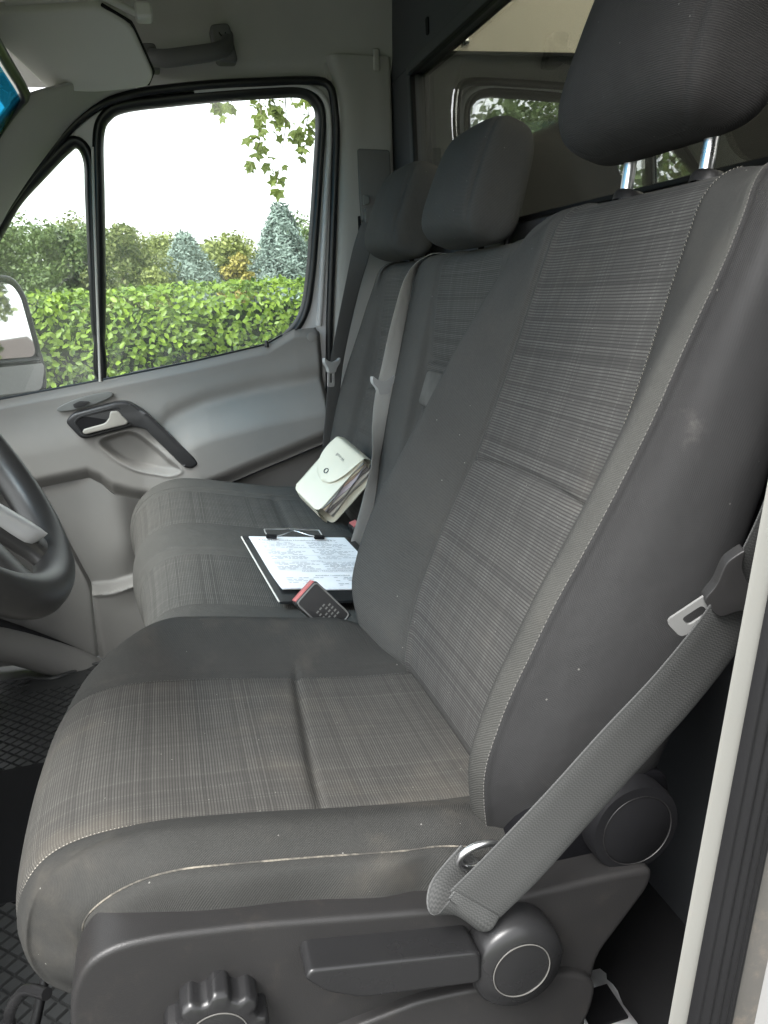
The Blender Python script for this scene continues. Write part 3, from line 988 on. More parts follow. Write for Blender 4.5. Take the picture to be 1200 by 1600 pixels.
# ---- floor mats
mat_o = empty('rubber_floor_mat', (0.9, 0.7, FZ), 'black rubber floor mat with diamond tread in the footwell', 'floor mat')
prism('sheet', round_poly([(0.02, 0.46), (1.36, 0.46), (1.36, 0.60), (1.30, 0.70), (1.34, 0.76), (1.34, 1.04), (0.02, 1.04)], 0.04), lambda a, b, h: (a, b, FZ + h), 0.0, 0.008, m_matrubber, mat_o, 0.003)
tube('raised_rim', [(a, b, FZ + 0.010) for a, b in round_poly([(0.03, 0.47), (1.35, 0.47), (1.35, 0.60), (1.29, 0.70), (1.33, 0.76), (1.33, 1.03), (0.03, 1.03)], 0.04)], 0.006, m_matrubber, mat_o, 8, True)
bm = bmesh.new()
s_ = 0.0165
v8 = [bm.verts.new(p) for p in ((-s_, 0, 0), (0, -s_ * 1.0, 0), (s_, 0, 0), (0, s_, 0), (-s_ * .8, 0, .005), (0, -s_ * .8, .005), (s_ * .8, 0, .005), (0, s_ * .8, .005))]
bm.faces.new(v8[4:])
for i in range(4):
    bm.faces.new((v8[i], v8[(i + 1) % 4], v8[4 + (i + 1) % 4], v8[4 + i]))
tme = bpy.data.meshes.new('tread_block')
bm.to_mesh(tme)
bm.free()
tme.materials.append(m_matrubber)
cand = []
for i in range(-2, 82):
    for j in range(0, 60):
        x, y = 0.06 + i * 0.0175, 0.49 + j * 0.0175
        if (i + j) % 2 == 0 and 0.05 < x < 1.33 and 0.48 < y < 1.01 and not (x > 1.24 and 0.60 < y < 0.76) and not (0.42 < x < 0.86):
            cand.append((x, y))
cand.sort(key=lambda p: (p[1] - (0.56 + 0.09 * p[0])) if p[1] > 0.52 + 0.09 * p[0] else 9)
V, F = [], []
base_v = [tuple(v.co) for v in tme.vertices]
base_f = [tuple(p.vertices) for p in tme.polygons]
for k, (x, y) in enumerate(cand):
    if k < 300:
        o = bpy.data.objects.new('tread_block', tme)
        COL.objects.link(o)
        o.parent = mat_o
        o.location = Vector((x, y, FZ + 0.0075)) - mat_o.location
    else:
        n0 = len(V)
        V += [(a + x, b + y, c + FZ + 0.0075) for a, b, c in base_v]
        F += [tuple(i + n0 for i in f) for f in base_f]
o = mesh_obj('tread_pattern', V, F, m_matrubber, mat_o, smooth=False)
tag(o, kind='stuff')
prism('smooth_pad', round_poly([(0.42, 0.46), (0.86, 0.46), (0.86, 1.0), (0.42, 1.0)], 0.02), lambda a, b, h: (a, b, FZ + 0.008 + h), 0.0, 0.005, m_dark, mat_o, 0.002)
# ================================================================== PASSENGER DOOR
door = empty('passenger_door', (1.42, 0.3, -0.42), 'closed passenger door with grey trim card, black pull handle and side windows', 'door')
win_main = spline([(0.452, 0.346), (0.432, 0.49), (0.410, 0.64), (0.388, 0.80), (0.370, 0.925), (0.345, 0.966), (0.30, 0.983), (0.20, 0.994), (0.10, 1.003), (-0.04, 1.012), (-0.122, 1.014), (-0.155, 0.998), (-0.166, 0.96), (-0.150, 0.83), (-0.132, 0.70), (-0.113, 0.577), (-0.090, 0.486), (-0.050, 0.433), (0.018, 0.394), (0.12, 0.380), (0.223, 0.366), (0.36, 0.352)], 160, True)
win_q = spline([(0.480, 0.337), (0.462, 0.50), (0.444, 0.66), (0.428, 0.80), (0.420, 0.87), (0.432, 0.903), (0.458, 0.890), (0.52, 0.838), (0.587, 0.778), (0.645, 0.703), (0.74, 0.58), (0.84, 0.44), (0.87, 0.36), (0.84, 0.31), (0.72, 0.308), (0.60, 0.321)], 120, True)
outer = np.array(round_poly([(0.93, 0.22), (0.93, 0.36), (0.80, 0.545), (0.665, 0.715), (0.545, 0.845), (0.435, 0.948), (0.36, 0.996), (0.275, 1.018), (0.097, 1.036), (-0.13, 1.046), (-0.205, 1.044), (-0.214, 0.95), (-0.194, 0.738), (-0.162, 0.418), (-0.150, 0.22)], 0.05, 5))
def fill_sheet(name, loops, off, mat, parent):
    bm = bmesh.new()
    for L in loops:
        vs = [bm.verts.new(Pd(y, z, off)) for y, z in L]
        for i in range(len(vs)):
            bm.edges.new((vs[i], vs[(i + 1) % len(vs)]))
    bmesh.ops.triangle_fill(bm, use_beauty=True, edges=list(bm.edges))
    return bm_obj(name, bm, mat, parent, False)
fill_sheet('window_frame', [outer, offset_loop(win_main, 0.006), offset_loop(win_q, 0.006)], 0.004, m_steel, door)
def ring(name, loop, prof, mat, parent):
    """prof: list of (outward distance, off)"""
    G = []
    for d, off in prof:
        L = offset_loop(loop, d)
        G.append([Pd(y, z, off) for y, z in L])
    return grid_obj(name, np.array(G), mat, parent, closed_u=True)
ring('window_seal', win_main, [(-0.004, -0.006), (0.0, 0.004), (0.004, 0.012), (0.013, 0.017), (0.021, 0.012), (0.023, 0.002)], m_seal, door)
ring('window_seal', win_q, [(-0.004, -0.006), (0.0, 0.004), (0.004, 0.012), (0.013, 0.017), (0.022, 0.012), (0.024, 0.002)], m_seal, door)
bmo = outer[:]
tube('door_seal', [Pd(y, z, 0.016) for y, z in bmo], 0.0105, m_seal, door, 8, True)
# raised painted lip just inside the door seal, bright line beside the glass
lip = spline([(-0.135, 0.440), (-0.146, 0.52), (-0.163, 0.66), (-0.180, 0.80), (-0.195, 0.93), (-0.186, 1.005), (-0.13, 1.034), (0.0, 1.032), (0.14, 1.022)], 60)
tube('frame_lip', [Pd(y, z, 0.008) for y, z in lip], 0.009, m_steel, door, 8)
# divider between quarter window and main window
dv = [(0.466, 0.335), (0.440, 0.55), (0.412, 0.78), (0.396, 0.90)]
tube('divider_strip', [Pd(y, z, 0.016) for y, z in spline(dv, 20)], 0.0035, m_edge, door, 8)
o = bmesh.new()
for nm, L in (('main_pane', win_main), ('quarter_pane', win_q)):
    prism(nm, [tuple(p) for p in resample(offset_loop(L, 0.006), 60)], lambda a, b, h: Pd(a, b, h), -0.004, 0.0, m_glass, door)
# window lift stud
disc('lock_stud', Pd(0.018, 0.392, 0.03), (0, 0.0, 1), [(0.006, 0), (0.006, 0.010), (0.004, 0.018), (0.0003, 0.019)], m_seal, door, 12)
# ---- upper door card as height field
zt_y = np.array([-0.135, -0.06, -0.03, 0.02, 0.22, 0.45, 0.72, 0.95])
zt_z = np.array([0.436, 0.434, 0.420, 0.397, 0.367, 0.339, 0.309, 0.282])
zb_y = np.array([-0.135, -0.116, 0.10, 0.324, 0.37, 0.42, 0.473, 0.500, 0.53, 0.639, 0.95])
zb_z = np.array([0.122, 0.116, 0.050, -0.019, -0.017, -0.002, 0.022, 0.052, 0.070, 0.058, 0.03])
def polysd(y, z, poly):
    """signed distance (negative inside) to polygon, vectorised"""
    P = np.asarray(poly, float)
    d = np.full(y.shape, 1e9)
    ins = np.zeros(y.shape, bool)
    n = len(P)
    for i in range(n):
        a, b = P[i], P[(i + 1) % n]
        e = b - a
        wy, wz = y - a[0], z - a[1]
        t = np.clip((wy * e[0] + wz * e[1]) / (e @ e), 0, 1)
        d = np.minimum(d, np.hypot(wy - t * e[0], wz - t * e[1]))
        c = ((a[1] > z) != (b[1] > z)) & (y < (b[0] - a[0]) * (z - a[1]) / (b[1] - a[1] + 1e-12) + a[0])
        ins ^= c
    return np.where(ins, -d, d)
pocket = round_poly([(0.498, 0.185), (0.40, 0.205), (0.285, 0.085), (0.32, 0.072), (0.40, 0.090), (0.45, 0.125)], 0.03)
def card_off(y, z, zt, zb):
    off = 0.045 - 0.030 * (1 - sstep(zt - z, 0.0, 0.022))
    # general swell towards the lower half
    off = off + 0.018 * sstep(zt - z, 0.04, 0.16)
    # armrest
    zc = np.interp(y, [-0.14, 0.05, 0.20, 0.30, 0.36, 0.42], [0.268, 0.250, 0.225, 0.195, 0.150, 0.08])
    arm = sstep(zc + 0.03 - z, 0.0, 0.10) * sstep(0.40 - y, 0.0, 0.16)
    off = off + 0.060 * arm
    # hollow just above the armrest
    hol = np.exp(-((z - zc - 0.030) / 0.028) ** 2) * sstep(0.36 - y, 0.0, 0.10)
    off = off - 0.016 * hol
    # under-edge turning back
    off = off - 0.034 * (1 - sstep(z - zb, 0.0, 0.055)) ** 1.5
    # recess below the pull handle
    sdv = polysd(y, z, pocket)
    off = off - 0.030 * (1 - sstep(sdv, -0.016, 0.004)) + 0.004 * np.exp(-((sdv - 0.004) / 0.005) ** 2)
    # rear edge roll
    off = off - 0.03 * (1 - sstep(y + 0.135, 0.0, 0.02)) ** 2
    return off
yy_ = np.linspace(-0.135, 0.95, 260)
vv = np.linspace(0, 1, 130)
Y_, V_ = np.meshgrid(yy_, vv)
ZT = np.interp(Y_, zt_y, zt_z)
ZB = np.interp(Y_, zb_y, zb_z)
Z_ = ZB + (ZT - ZB) * V_
O_ = card_off(Y_, Z_, ZT, ZB)
G = np.stack([1.42 - 0.09 * (Z_ - 0.35) - O_, Y_, Z_], 2)
card = grid_obj('door_card', G, m_card, door)
ye = yy_
tube('card_gap_line', [(p[0] + 0.002, p[1], p[2] - 0.0022) for p in G[0]], 0.0028, m_dark, card, 6)  # dark tube painting the shade line of the gap below the card
disc('screw_cap', Pd(-0.105, 0.412, 0.044), (-1, 0, 0.05), [(0.012, 0.0), (0.0115, 0.002), (0.010, 0.0025), (0.0002, 0.0025)], m_card, card, 24)
# window glass wiper line at the sill
tube('sill_seal', [Pd(y, z + 0.001, 0.012) for y, z in zip(np.linspace(-0.03, 0.9, 40), np.interp(np.linspace(-0.03, 0.9, 40), zt_y, zt_z))], 0.004, m_seal, door, 6)
# ---- lower door card
yl = np.linspace(-0.20, 0.66, 150)
vl = np.linspace(0, 1, 110)
Y2, V2 = np.meshgrid(yl, vl)
ZT2 = np.interp(Y2, zb_y, zb_z) + 0.012
Z2 = -0.44 + (ZT2 + 0.44) * V2
# slanted front edge
front = np.interp(Z2, [-0.44, -0.23, 0.06, 0.2], [0.585, 0.570, 0.655, 0.68])
Y2 = np.minimum(Y2, front)
O2 = 0.022 + 0.0 * Y2
O2 += 0.035 * np.exp(-((Y2 - 0.47) / 0.055) ** 2) * sstep(Z2, -0.30, -0.10)
pz = -0.225 + 0.030 * ((Y2 - 0.50) / 0.08)
lipm = np.interp(Y2, [-0.2, 0.30, 0.40, 0.45, 0.52, 0.57], [-0.150, -0.17, -0.185, -0.212, -0.228, -0.226])
O2 += 0.055 * sstep(lipm - Z2, -0.006, 0.016) * sstep(0.60 - Y2, 0.0, 0.04)
O2 += 0.008 * np.exp(-((lipm - Z2 - 0.008) / 0.009) ** 2)
G = np.stack([1.42 - 0.09 * (Z2 - 0.35) * 0.3 - O2, Y2, Z2], 2)
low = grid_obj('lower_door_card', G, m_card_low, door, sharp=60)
# front kick panel, angled into the footwell
G = []
for z in np.linspace(-0.44, 0.075, 24):
    f = np.interp(z, [-0.44, -0.23, 0.06, 0.2], [0.585, 0.570, 0.655, 0.68])
    G.append(spline([(1.425, f - 0.004, z), (1.40, f + 0.004, z), (1.392, f + 0.012, z), (1.40, f + 0.06, z), (1.42, f + 0.14, z), (1.44, f + 0.30, z)], 20))
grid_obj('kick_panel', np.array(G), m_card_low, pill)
tube('footwell_cover', spline([(1.36, 1.05, -0.28), (1.35, 0.90, -0.31), (1.36, 0.76, -0.37), (1.37, 0.62, -0.47), (1.37, 0.55, -0.55)], 16), [0.05] * 16, m_card_low, pill, 14)
tube('gap_shade_strip', spline([(1.375, 0.98, -0.20), (1.37, 0.83, -0.28), (1.372, 0.70, -0.365), (1.385, 0.60, -0.45), (1.385, 0.55, -0.52)], 16), 0.016, m_dark, pill, 8)  # near-black strip painting the shade inside the open gap
# ---- latch bezel, lever, pull handle
H0 = 0.066
hp = [(0.563, 0.244), (0.543, 0.264), (0.43, 0.284), (0.402, 0.283), (0.362, 0.256), (0.251, 0.122), (0.241, 0.102), (0.256, 0.091), (0.278, 0.094), (0.366, 0.206), (0.398, 0.214), (0.52, 0.194), (0.533, 0.199)]
def hoff(a, b, h):
    bulge = 0.045 * sstep(np.array(0.40 - a), 0.0, 0.10) * 1.0
    return Pd(a, b, h + float(bulge))
bz = prism('pull_handle', round_poly(hp, 0.012, 5), hoff, H0 - 0.020, H0 + 0.016, m_handle, door, 0.009, 4)
rec = prism('latch_shade_plate', round_poly([(0.540, 0.243), (0.525, 0.255), (0.435, 0.271), (0.425, 0.268), (0.398, 0.230), (0.403, 0.222), (0.515, 0.202), (0.525, 0.206)], 0.006, 4), lambda a, b, h: Pd(a, b, h), H0 + 0.0165, H0 + 0.0185, m_dark, bz)  # darker plate on top of the handle, painting the shade of a recess
rim_pts = resample(np.array(round_poly([(0.540, 0.243), (0.525, 0.255), (0.435, 0.271), (0.425, 0.268), (0.398, 0.230), (0.403, 0.222), (0.515, 0.202), (0.525, 0.206)], 0.008, 4)), 60)
tube('recess_rim', [Pd(a, b, H0 + 0.018) for a, b in rim_pts], 0.0028, m_handle, bz, 6, True)
prism('latch_lever', round_poly([(0.524, 0.214), (0.518, 0.208), (0.412, 0.224), (0.406, 0.230), (0.428, 0.262), (0.448, 0.262), (0.452, 0.245), (0.466, 0.232), (0.520, 0.222)], 0.006, 4), lambda a, b, h: Pd(a, b, h), H0 + 0.019, H0 + 0.028, m_latch, bz, 0.004)
# ---- window switch
th = np.linspace(0, 2 * np.pi, 40, endpoint=False)
sw = [(0.508 + 0.072 * math.cos(t) * 1.0, 0.289 + 0.0135 * math.sin(t) - 0.125 * 0.072 * math.cos(t) * 1.6) for t in th]
swp = prism('switch_panel', sw, lambda a, b, h: Pd(a, b, h), 0.045, 0.0595, m_switch, door, 0.002)
prism('switch_key', round_poly([(0.535, 0.276), (0.508, 0.280), (0.496, 0.290), (0.520, 0.294), (0.538, 0.287)], 0.004), lambda a, b, h: Pd(a, b, h), 0.058, 0.068, m_handle, swp, 0.003)

# ---- exterior side mirror
mir = empty('side_mirror', (1.72, 0.75, 0.30), 'black door mirror outside the quarter window with two glasses', 'mirror')
mc = np.array([1.66, 0.722, 0.455])
nm_ = np.array([-0.62, -0.785, 0.065])
nm_ /= np.linalg.norm(nm_)
ax_ = np.cross([0, 0, 1.0], nm_)
ax_ /= np.linalg.norm(ax_)
az_ = np.cross(nm_, ax_)
def Pm(a, b, h): return tuple(mc + ax_ * a + az_ * b + nm_ * h)
shell = round_poly([(-0.105, -0.165), (0.095, -0.172), (0.112, -0.10), (0.098, 0.12), (0.070, 0.165), (-0.085, 0.175), (-0.112, 0.13)], 0.05, 7)
prism('housing', shell, Pm, -0.10, 0.0, m_seal, mir, 0.012)
tube('housing_rim', [Pm(a, b, 0.0) for a, b in resample(np.array(shell), 60)], 0.009, m_seal, mir, 8, True)
prism('main_glass', round_poly([(-0.095, -0.052), (0.097, -0.058), (0.085, 0.115), (0.062, 0.150), (-0.078, 0.158), (-0.098, 0.12)], 0.03), Pm, 0.0, 0.004, m_mirror, mir)
prism('wide_angle_glass', round_poly([(-0.092, -0.150), (0.085, -0.157), (0.100, -0.10), (0.098, -0.080), (-0.095, -0.075)], 0.02), lambda a, b, h: Pm(a, b, h + 0.22 * (b + 0.157)), 0.0, 0.0045, m_mirror, mir)
tube('glass_divider', [Pm(-0.10, -0.063, 0.004), Pm(0.10, -0.069, 0.004)], 0.007, m_seal, mir, 8)
tube('bracket', [(1.50, 0.86, 0.30), (1.58, 0.84, 0.30), (1.66, 0.80, 0.33)], 0.022, m_seal, mir, 10)

# ---- sun visor, grab handle
vis_o = empty('sun_visor', (1.10, 0.40, 1.08), 'pale grey padded sun visor folded up above the passenger', 'sun visor')
vp = None
# visor plane: corners measured on the roof lining
vq = np.array([(1.078, 0.529, 1.055), (1.211, 0.464, 0.999), (1.22, 0.365, 0.991), (1.206, 0.25, 1.003), (1.17, 0.236, 1.02), (1.033, 0.272, 1.075), (0.985, 0.323, 1.09), (0.998, 0.511, 1.081), (1.0, 0.60, 1.08), (1.03, 0.60, 1.07)])
vo = np.array([1.089, 0.424, 1.048])
va = np.array([0.421, -0.894, -0.154]); va /= np.linalg.norm(va)
vb = np.array([0.825, 0.448, -0.344]); vb -= va * (vb @ va); vb /= np.linalg.norm(vb)
vn = np.cross(va, vb)
if vn[2] > 0: vn = -vn
def Pv(a, b, h): return tuple(vo + va * a + vb * b + vn * h)
vp = round_poly([((q - vo) @ va, (q - vo) @ vb) for q in vq], 0.022, 6)
prism('pad', vp, Pv, -0.014, 0.010, m_visor, vis_o, 0.010, 4)
def Pv3(q, h=0.0): return tuple(np.asarray(q) + vn * h)
tube('hinge_rod', [Pv3((1.0, 0.50, 1.095)), Pv3((0.985, 0.32, 1.105)), Pv3((1.03, 0.262, 1.092))], 0.008, m_visor, vis_o, 8)
tube('edge_piping', [Pv3(q) for q in resample(np.array(vq)[3:7], 20, False)], 0.004, m_dark, vis_o, 6)
box('hinge_block', (1.04, 0.245, 1.095), (0.05, 0.035, 0.03), m_visor, vis_o, bevel=0.010)
gh = empty('grab_handle', (1.31, 0.13, 1.09), 'dark grey roof grab handle above the passenger window', 'grab handle')
m_grab = plastic('grab_handle_plastic', (0.105, 0.105, 0.105), 0.55, 0.3)
gp = spline([(1.285, 0.235, 1.078), (1.268, 0.20, 1.072), (1.262, 0.14, 1.078), (1.268, 0.085, 1.088), (1.285, 0.058, 1.105), (1.305, 0.052, 1.135)], 24)
Gt = tube_pts(gp, 1.0, 14)
for i in range(len(gp)):
    Gt[i] = gp[i] + (Gt[i] - gp[i]) * np.array([0.010, 0.016, 0.020])
grid_obj('grip', Gt, m_grab, gh, closed_u=True)
prism('end_mount', round_poly([(0.030, 1.075), (0.080, 1.075), (0.092, 1.150), (0.045, 1.155)], 0.012), lambda a, b, h: (1.335 - 0.2 * (b - 1.1) - h, a, b), 0.0, 0.040, m_grab, gh, 0.010)
disc('screw', (1.292, 0.063, 1.135), (-1, 0, 0), [(0.009, 0.0), (0.009, 0.004), (0.006, 0.004), (0.005, 0.001), (0.0003, 0.001)], m_dark, gh, 16)
prism('front_mount', round_poly([(0.215, 1.055), (0.255, 1.06), (0.255, 1.11), (0.22, 1.11)], 0.010), lambda a, b, h: (1.335 - 0.2 * (b - 1.1) - h, a, b), 0.0, 0.045, m_grab, gh, 0.010)
# ================================================================== DRIVER SEAT
RC = math.radians(20.4)
Wv = np.array([0, -math.sin(RC), math.cos(RC)])
Nv = np.array([0, math.cos(RC), math.sin(RC)])
seat = empty('driver_seat', (0, 0.2, FZ), 'large grey plaid driver seat nearest the camera', 'seat')

def panels(name_list, G, splits, mats, parent, groove=0.0022, gw=0.004, fade=False):
    """split a (rows, cols) surface into named panels along column indices, pressing a seam into each border"""
    N_ = normals(G)
    du = np.linalg.norm(np.diff(G, axis=1), axis=2)
    U = np.concatenate([np.zeros((len(G), 1)), np.cumsum(du, axis=1)], 1)
    for s in splits[1:-1]:
        d = np.abs(U - U[:, s:s + 1])
        fd = (np.sin(np.linspace(0, np.pi, len(G))) ** 0.5)[:, None] * (U[:, -1:] / U[:, -1].max()) ** 2 if fade else 1.0
        G = G - N_ * (fd * groove * np.exp(-(d / gw) ** 2))[..., None]
    mid = len(G) // 2
    dv = np.concatenate([[0], np.cumsum(np.linalg.norm(np.diff(G[:, G.shape[1] // 2], axis=0), axis=1))])
    out = []
    for k, nm in enumerate(name_list):
        a, b = splits[k], splits[k + 1]
        g_ = G[:, a:b + 1]
        u_ = np.tile(U[mid, a:b + 1][None], (len(G), 1))
        v_ = np.tile(dv[:, None], (1, b - a + 1))
        out.append(grid_obj(nm, g_, mats[k], parent, np.stack([u_, v_], 2)))
    return G, out

# ---- backrest
hs_s = [-0.04, 0.013, 0.073, 0.143, 0.225, 0.312, 0.391, 0.461, 0.525, 0.583, 0.62, 0.67]
hs_n = [0.030, 0.066, 0.095, 0.097, 0.088, 0.068, 0.053, 0.042, 0.029, 0.015, 0.006, -0.005]
pl_s = [-0.04, 0.041, 0.115, 0.21, 0.322, 0.45, 0.547, 0.632, 0.67]
pl_n = [0.010, 0.028, 0.031, 0.024, 0.007, 0.002, 0.002, 0.001, 0.000]
S0, S1 = -0.035, 0.668
def smi(x, xs, ys, w=0.035):
    k = np.linspace(-1, 1, 15)
    return float(np.average(np.interp(x + k * w, xs, ys), weights=1 - k ** 2 + 0.02))
tt = np.linspace(0, 1, 110)
ss = S0 + (S1 - S0) * (0.5 - 0.5 * np.cos(np.pi * (0.04 + 0.96 * tt))) / (0.5 - 0.5 * np.cos(np.pi * 1.0))
ss = np.concatenate([np.linspace(S0, 0.02, 40)[:-1], np.linspace(0.02, 0.59, 210)[:-1], 0.59 + (S1 - 0.59) * np.sin(np.linspace(0, np.pi / 2, 60))])
rows = []
NC = [0]
for s in ss:
    h = smi(s, hs_s, hs_n)
    p = smi(s, pl_s, pl_n)
    W = smi(s, [-0.035, 0.0, 0.08, 0.2, 0.42, 0.55, 0.62, 0.668], [0.225, 0.240, 0.260, 0.268, 0.262, 0.246, 0.226, 0.190])
    px = np.interp(s, [0, 0.3, 0.66], [0.150, 0.152, 0.143])
    crest = 0.010 * sstep(h, 0.0, 0.06)
    half = [(0.0, -0.105), (0.6 * W, -0.105), (0.90 * W, -0.098), (W, -0.06), (1.01 * W, 0.5 * (h - 0.06)), (1.0 * W - 0.004, h - 0.022), (0.965 * W, h), (0.90 * W, h + crest),
            (0.5 * (0.90 * W + px) + 0.006, 0.55 * (h + crest) + 0.45 * p + 0.004), (px + 0.014, p + 0.010), (px, p), (0.55 * px, p - 0.003), (0.0, p - 0.004)]
    full = [(-x, n) for x, n in half] + [(x, n) for x, n in half[::-1][1:]]
    q = spline(full, 24 * 8 + 1)          # 24 spans x 8
    # roundings at top and bottom
    kt = 1.0
    if s > S1 - 0.055:
        kt = math.sqrt(max(0.0, 1 - ((s - (S1 - 0.055)) / 0.0551) ** 2))
    if s < S0 + 0.045:
        kt = math.sqrt(max(0.0, 1 - ((S0 + 0.045 - s) / 0.0451) ** 2))
    q[:, 1] = -0.05 + (q[:, 1] + 0.05) * kt
    rows.append([x * np.array([1.0, 0, 0]) + s * Wv + n * Nv for x, n in q])
G = np.array(rows)
# pressed cross seam in the middle of the plaid panel
for i, s in enumerate(ss):
    xs = G[i, :, 0]
    line = 0.318 - 0.010 * (xs / 0.15) ** 2
    d = 0.75 * np.exp(-((s - line) / 0.0036) ** 2) * (np.abs(xs) < 0.152)
    isf = (np.arange(G.shape[1]) > 8 * 9) & (np.arange(G.shape[1]) < 8 * 15 + 1)
    G[i] -= (0.0065 * d * isf)[:, None] * Nv
    bul = np.exp(-((s - line + 0.035) / 0.03) ** 2) * isf * np.clip(1 - (xs / 0.155) ** 2, 0, 1)
    G[i] += (0.005 * bul)[:, None] * Nv
back = empty('backrest', (0, 0, 0))
back.parent = seat
back.location = -root_of(seat)
spl = [0, 6 * 8, 10 * 8, 14 * 8, 18 * 8, 24 * 8]
md_ = len(G) // 2
uw = float(np.sum(np.linalg.norm(np.diff(G[md_, :49], axis=0), axis=1)))
m_twill_worn = fabric_twill('worn_bolster_twill', (uw, 0.030), base=(0.023, 0.0233, 0.0225), hi=(0.054, 0.054, 0.051), rib=0.25)
G2, _ = panels(['side_panel', 'side_bolster', 'centre_panel', 'side_bolster', 'side_panel'], G, spl, [m_knit, m_twill_worn, m_plaid_back, m_twill, m_knit], back, 0.0030, 0.0040)
Nn = normals(G2)
for c_, mt_, a, b in ((6 * 8, m_thread_grey, 17, 285), (18 * 8, m_thread_grey, 17, 285), (10 * 8, m_thread_grey, 17, 292), (14 * 8, m_thread_grey, 17, 292)):
    sg = 1 if np.mean(Nn[120:180, 12 * 8] @ Nv) > 0 else -1
    stitches('stitching', G2[a:b, c_], Nn[a:b, c_] * sg, mt_, back)
stitches('stitching', G2[160:298, 10 * 8] + np.array([-0.002, 0, 0]), Nn[160:298, 10 * 8] * sg, m_thread_soft, back, 0.0042, 0.0024, 0.0007, 0.0008)

# ---- headrest
def headrest(parent, origin, W, D, H, mats, front_frac=0.80, taper=0.14, namep='headrest', lean=0.0, bulge=0.012, vexp=4.6):
    """upholstered block; origin = centre, along Wv (height), Nv (front)"""
    hr = empty(namep, (0, 0, 0))
    hr.parent = parent
    hr.location = -root_of(parent)
    th_ = np.linspace(0, 2 * np.pi, 129)
    rows = []
    for t in np.sin(np.linspace(-np.pi / 2, np.pi / 2, 48)):
        k = max(0.0, 1 - abs(t) ** vexp) ** (1 / 2.6)
        w = W * (1 - taper * (t * 0.5 + 0.5)) * (0.62 + 0.38 * k) * (1.0 if k > 0.02 else 0.9)
        d = D * k * (1 - 0.10 * t)
        r = []
        for a in th_:
            c, s_ = math.cos(a), math.sin(a)
            e = 2 / 4.8
            x = w * math.copysign(abs(s_) ** e, s_)
            n = d * math.copysign(abs(c) ** e, c) + bulge * (1 - t * t) * (c > 0) * (1 - (x / (w + 1e-6)) ** 2)
            r.append(np.asarray(origin) + x * np.array([-1.0, 0, 0]) + (t * H) * Wv + (n + lean * t) * Nv)
        rows.append(r)
    G = np.array(rows)
    # a runs 0..2pi starting at front centre; front panel +-, side panels, back
    q = 16
    G = np.roll(G[:, :-1], 64, axis=1)
    G = np.concatenate([G, G[:, :1]], 1)        # starts at back centre; x negative... front centre at 64
    f = int(round(32 * front_frac))
    panels(['side_panel', 'front_panel', 'side_panel'], G, [0, 64 - f, 64 + f, 128], mats, hr, 0.0045, 0.0045, True)
    return hr, G
hr_c = np.array([0, 0, 0]) + 0.826 * Wv + 0.004 * Nv
hrd, Gh = headrest(seat, hr_c, 0.148, 0.060, 0.125, [m_head] * 3, 0.55, 0.10)
for sx in (-0.075, 0.073):
    p0 = sx * np.array([1.0, 0, 0]) + 0.63 * Wv - 0.046 * Nv
    p1 = sx * np.array([1.0, 0, 0]) + 0.76 * Wv - 0.020 * Nv
    tube('post', [p0, p0 * 0.5 + p1 * 0.5, p1], 0.0075, m_chrome, hrd, 16)
    colr = disc('post_collar', p0 + Wv * 0.038, tuple(Wv), [(0.021, -0.006), (0.021, 0.003), (0.018, 0.007), (0.010, 0.008), (0.009, 0.006)], m_basetrim, hrd, 24)

# ---- cushion
prof = spline([(-0.07, -0.030), (0.0, -0.006), (0.09, 0.006), (0.18, 0.021), (0.28, 0.040), (0.37, 0.053), (0.43, 0.052), (0.470, 0.038), (0.496, 0.008), (0.505, -0.030), (0.494, -0.068), (0.462, -0.096), (0.420, -0.108)], 300)
tg = np.gradient(prof, axis=0)
tg /= np.linalg.norm(tg, axis=1)[:, None]
nr = np.stack([-tg[:, 1], tg[:, 0]], 1)
nr *= np.sign(nr[10, 1])
rows = []
arc = np.concatenate([[0], np.cumsum(np.linalg.norm(np.diff(prof, axis=0), axis=1))])
for i, ((y, z), n_) in enumerate(zip(prof, nr)):
    fn = sstep(arc[i], 0.40, 0.62)          # 0 on the seat, 1 on the nose
    rear = 1 - sstep(y, -0.03, 0.12)
    def sec(sign):
        cr = (0.036 if sign < 0 else 0.052) * (1 - fn) * (1 - 0.7 * rear)
        Wc = 0.268 - 0.035 * fn - 0.010 * rear
        st = cr - 0.010 - 0.030 * fn
        return [(Wc - 0.010, -0.105 - 0.02 * fn), (Wc + 0.002, -0.065 - 0.02 * fn), (Wc, st - 0.020), (Wc - 0.012, st), (Wc - 0.045, cr + 0.002 - 0.014 * fn), (0.185, 0.55 * cr + 0.002 - 0.004 * fn), (0.165, 0.010 * (1 - fn)), (0.150, 0.0), (0.08, -0.003), (0.0, -0.003)]
    L = [(-x, h) for x, h in sec(-1)]
    Rr = [(x, h) for x, h in sec(1)][::-1][1:]
    q = spline(L + Rr, 18 * 8 + 1)
    rows.append([(x, y + n_[0] * h - 0.055 * fn * max(0.0, abs(x) / 0.25) ** 3 * (1 if n_[1] > -2 else 0), z + n_[1] * h) for x, h in q])
G = np.array(rows)
for i in range(len(G)):
    xs = G[i, :, 0]
    yy0 = prof[i][0]
    line = 0.188 - 0.012 * (xs / 0.15)
    isf = (np.arange(G.shape[1]) > 6 * 8) & (np.arange(G.shape[1]) < 12 * 8 + 1) & (i < 210)
    d = np.exp(-((yy0 - line) / 0.0034) ** 2) * isf
    G[i, :, 2] -= 0.0055 * d
    st_ = sstep(yy0 - line, 0.0, 0.014) * (1 - sstep(yy0 - line, 0.03, 0.12)) * isf * np.clip(1 - (xs / 0.155) ** 4, 0, 1)
    G[i, :, 2] += 0.006 * st_
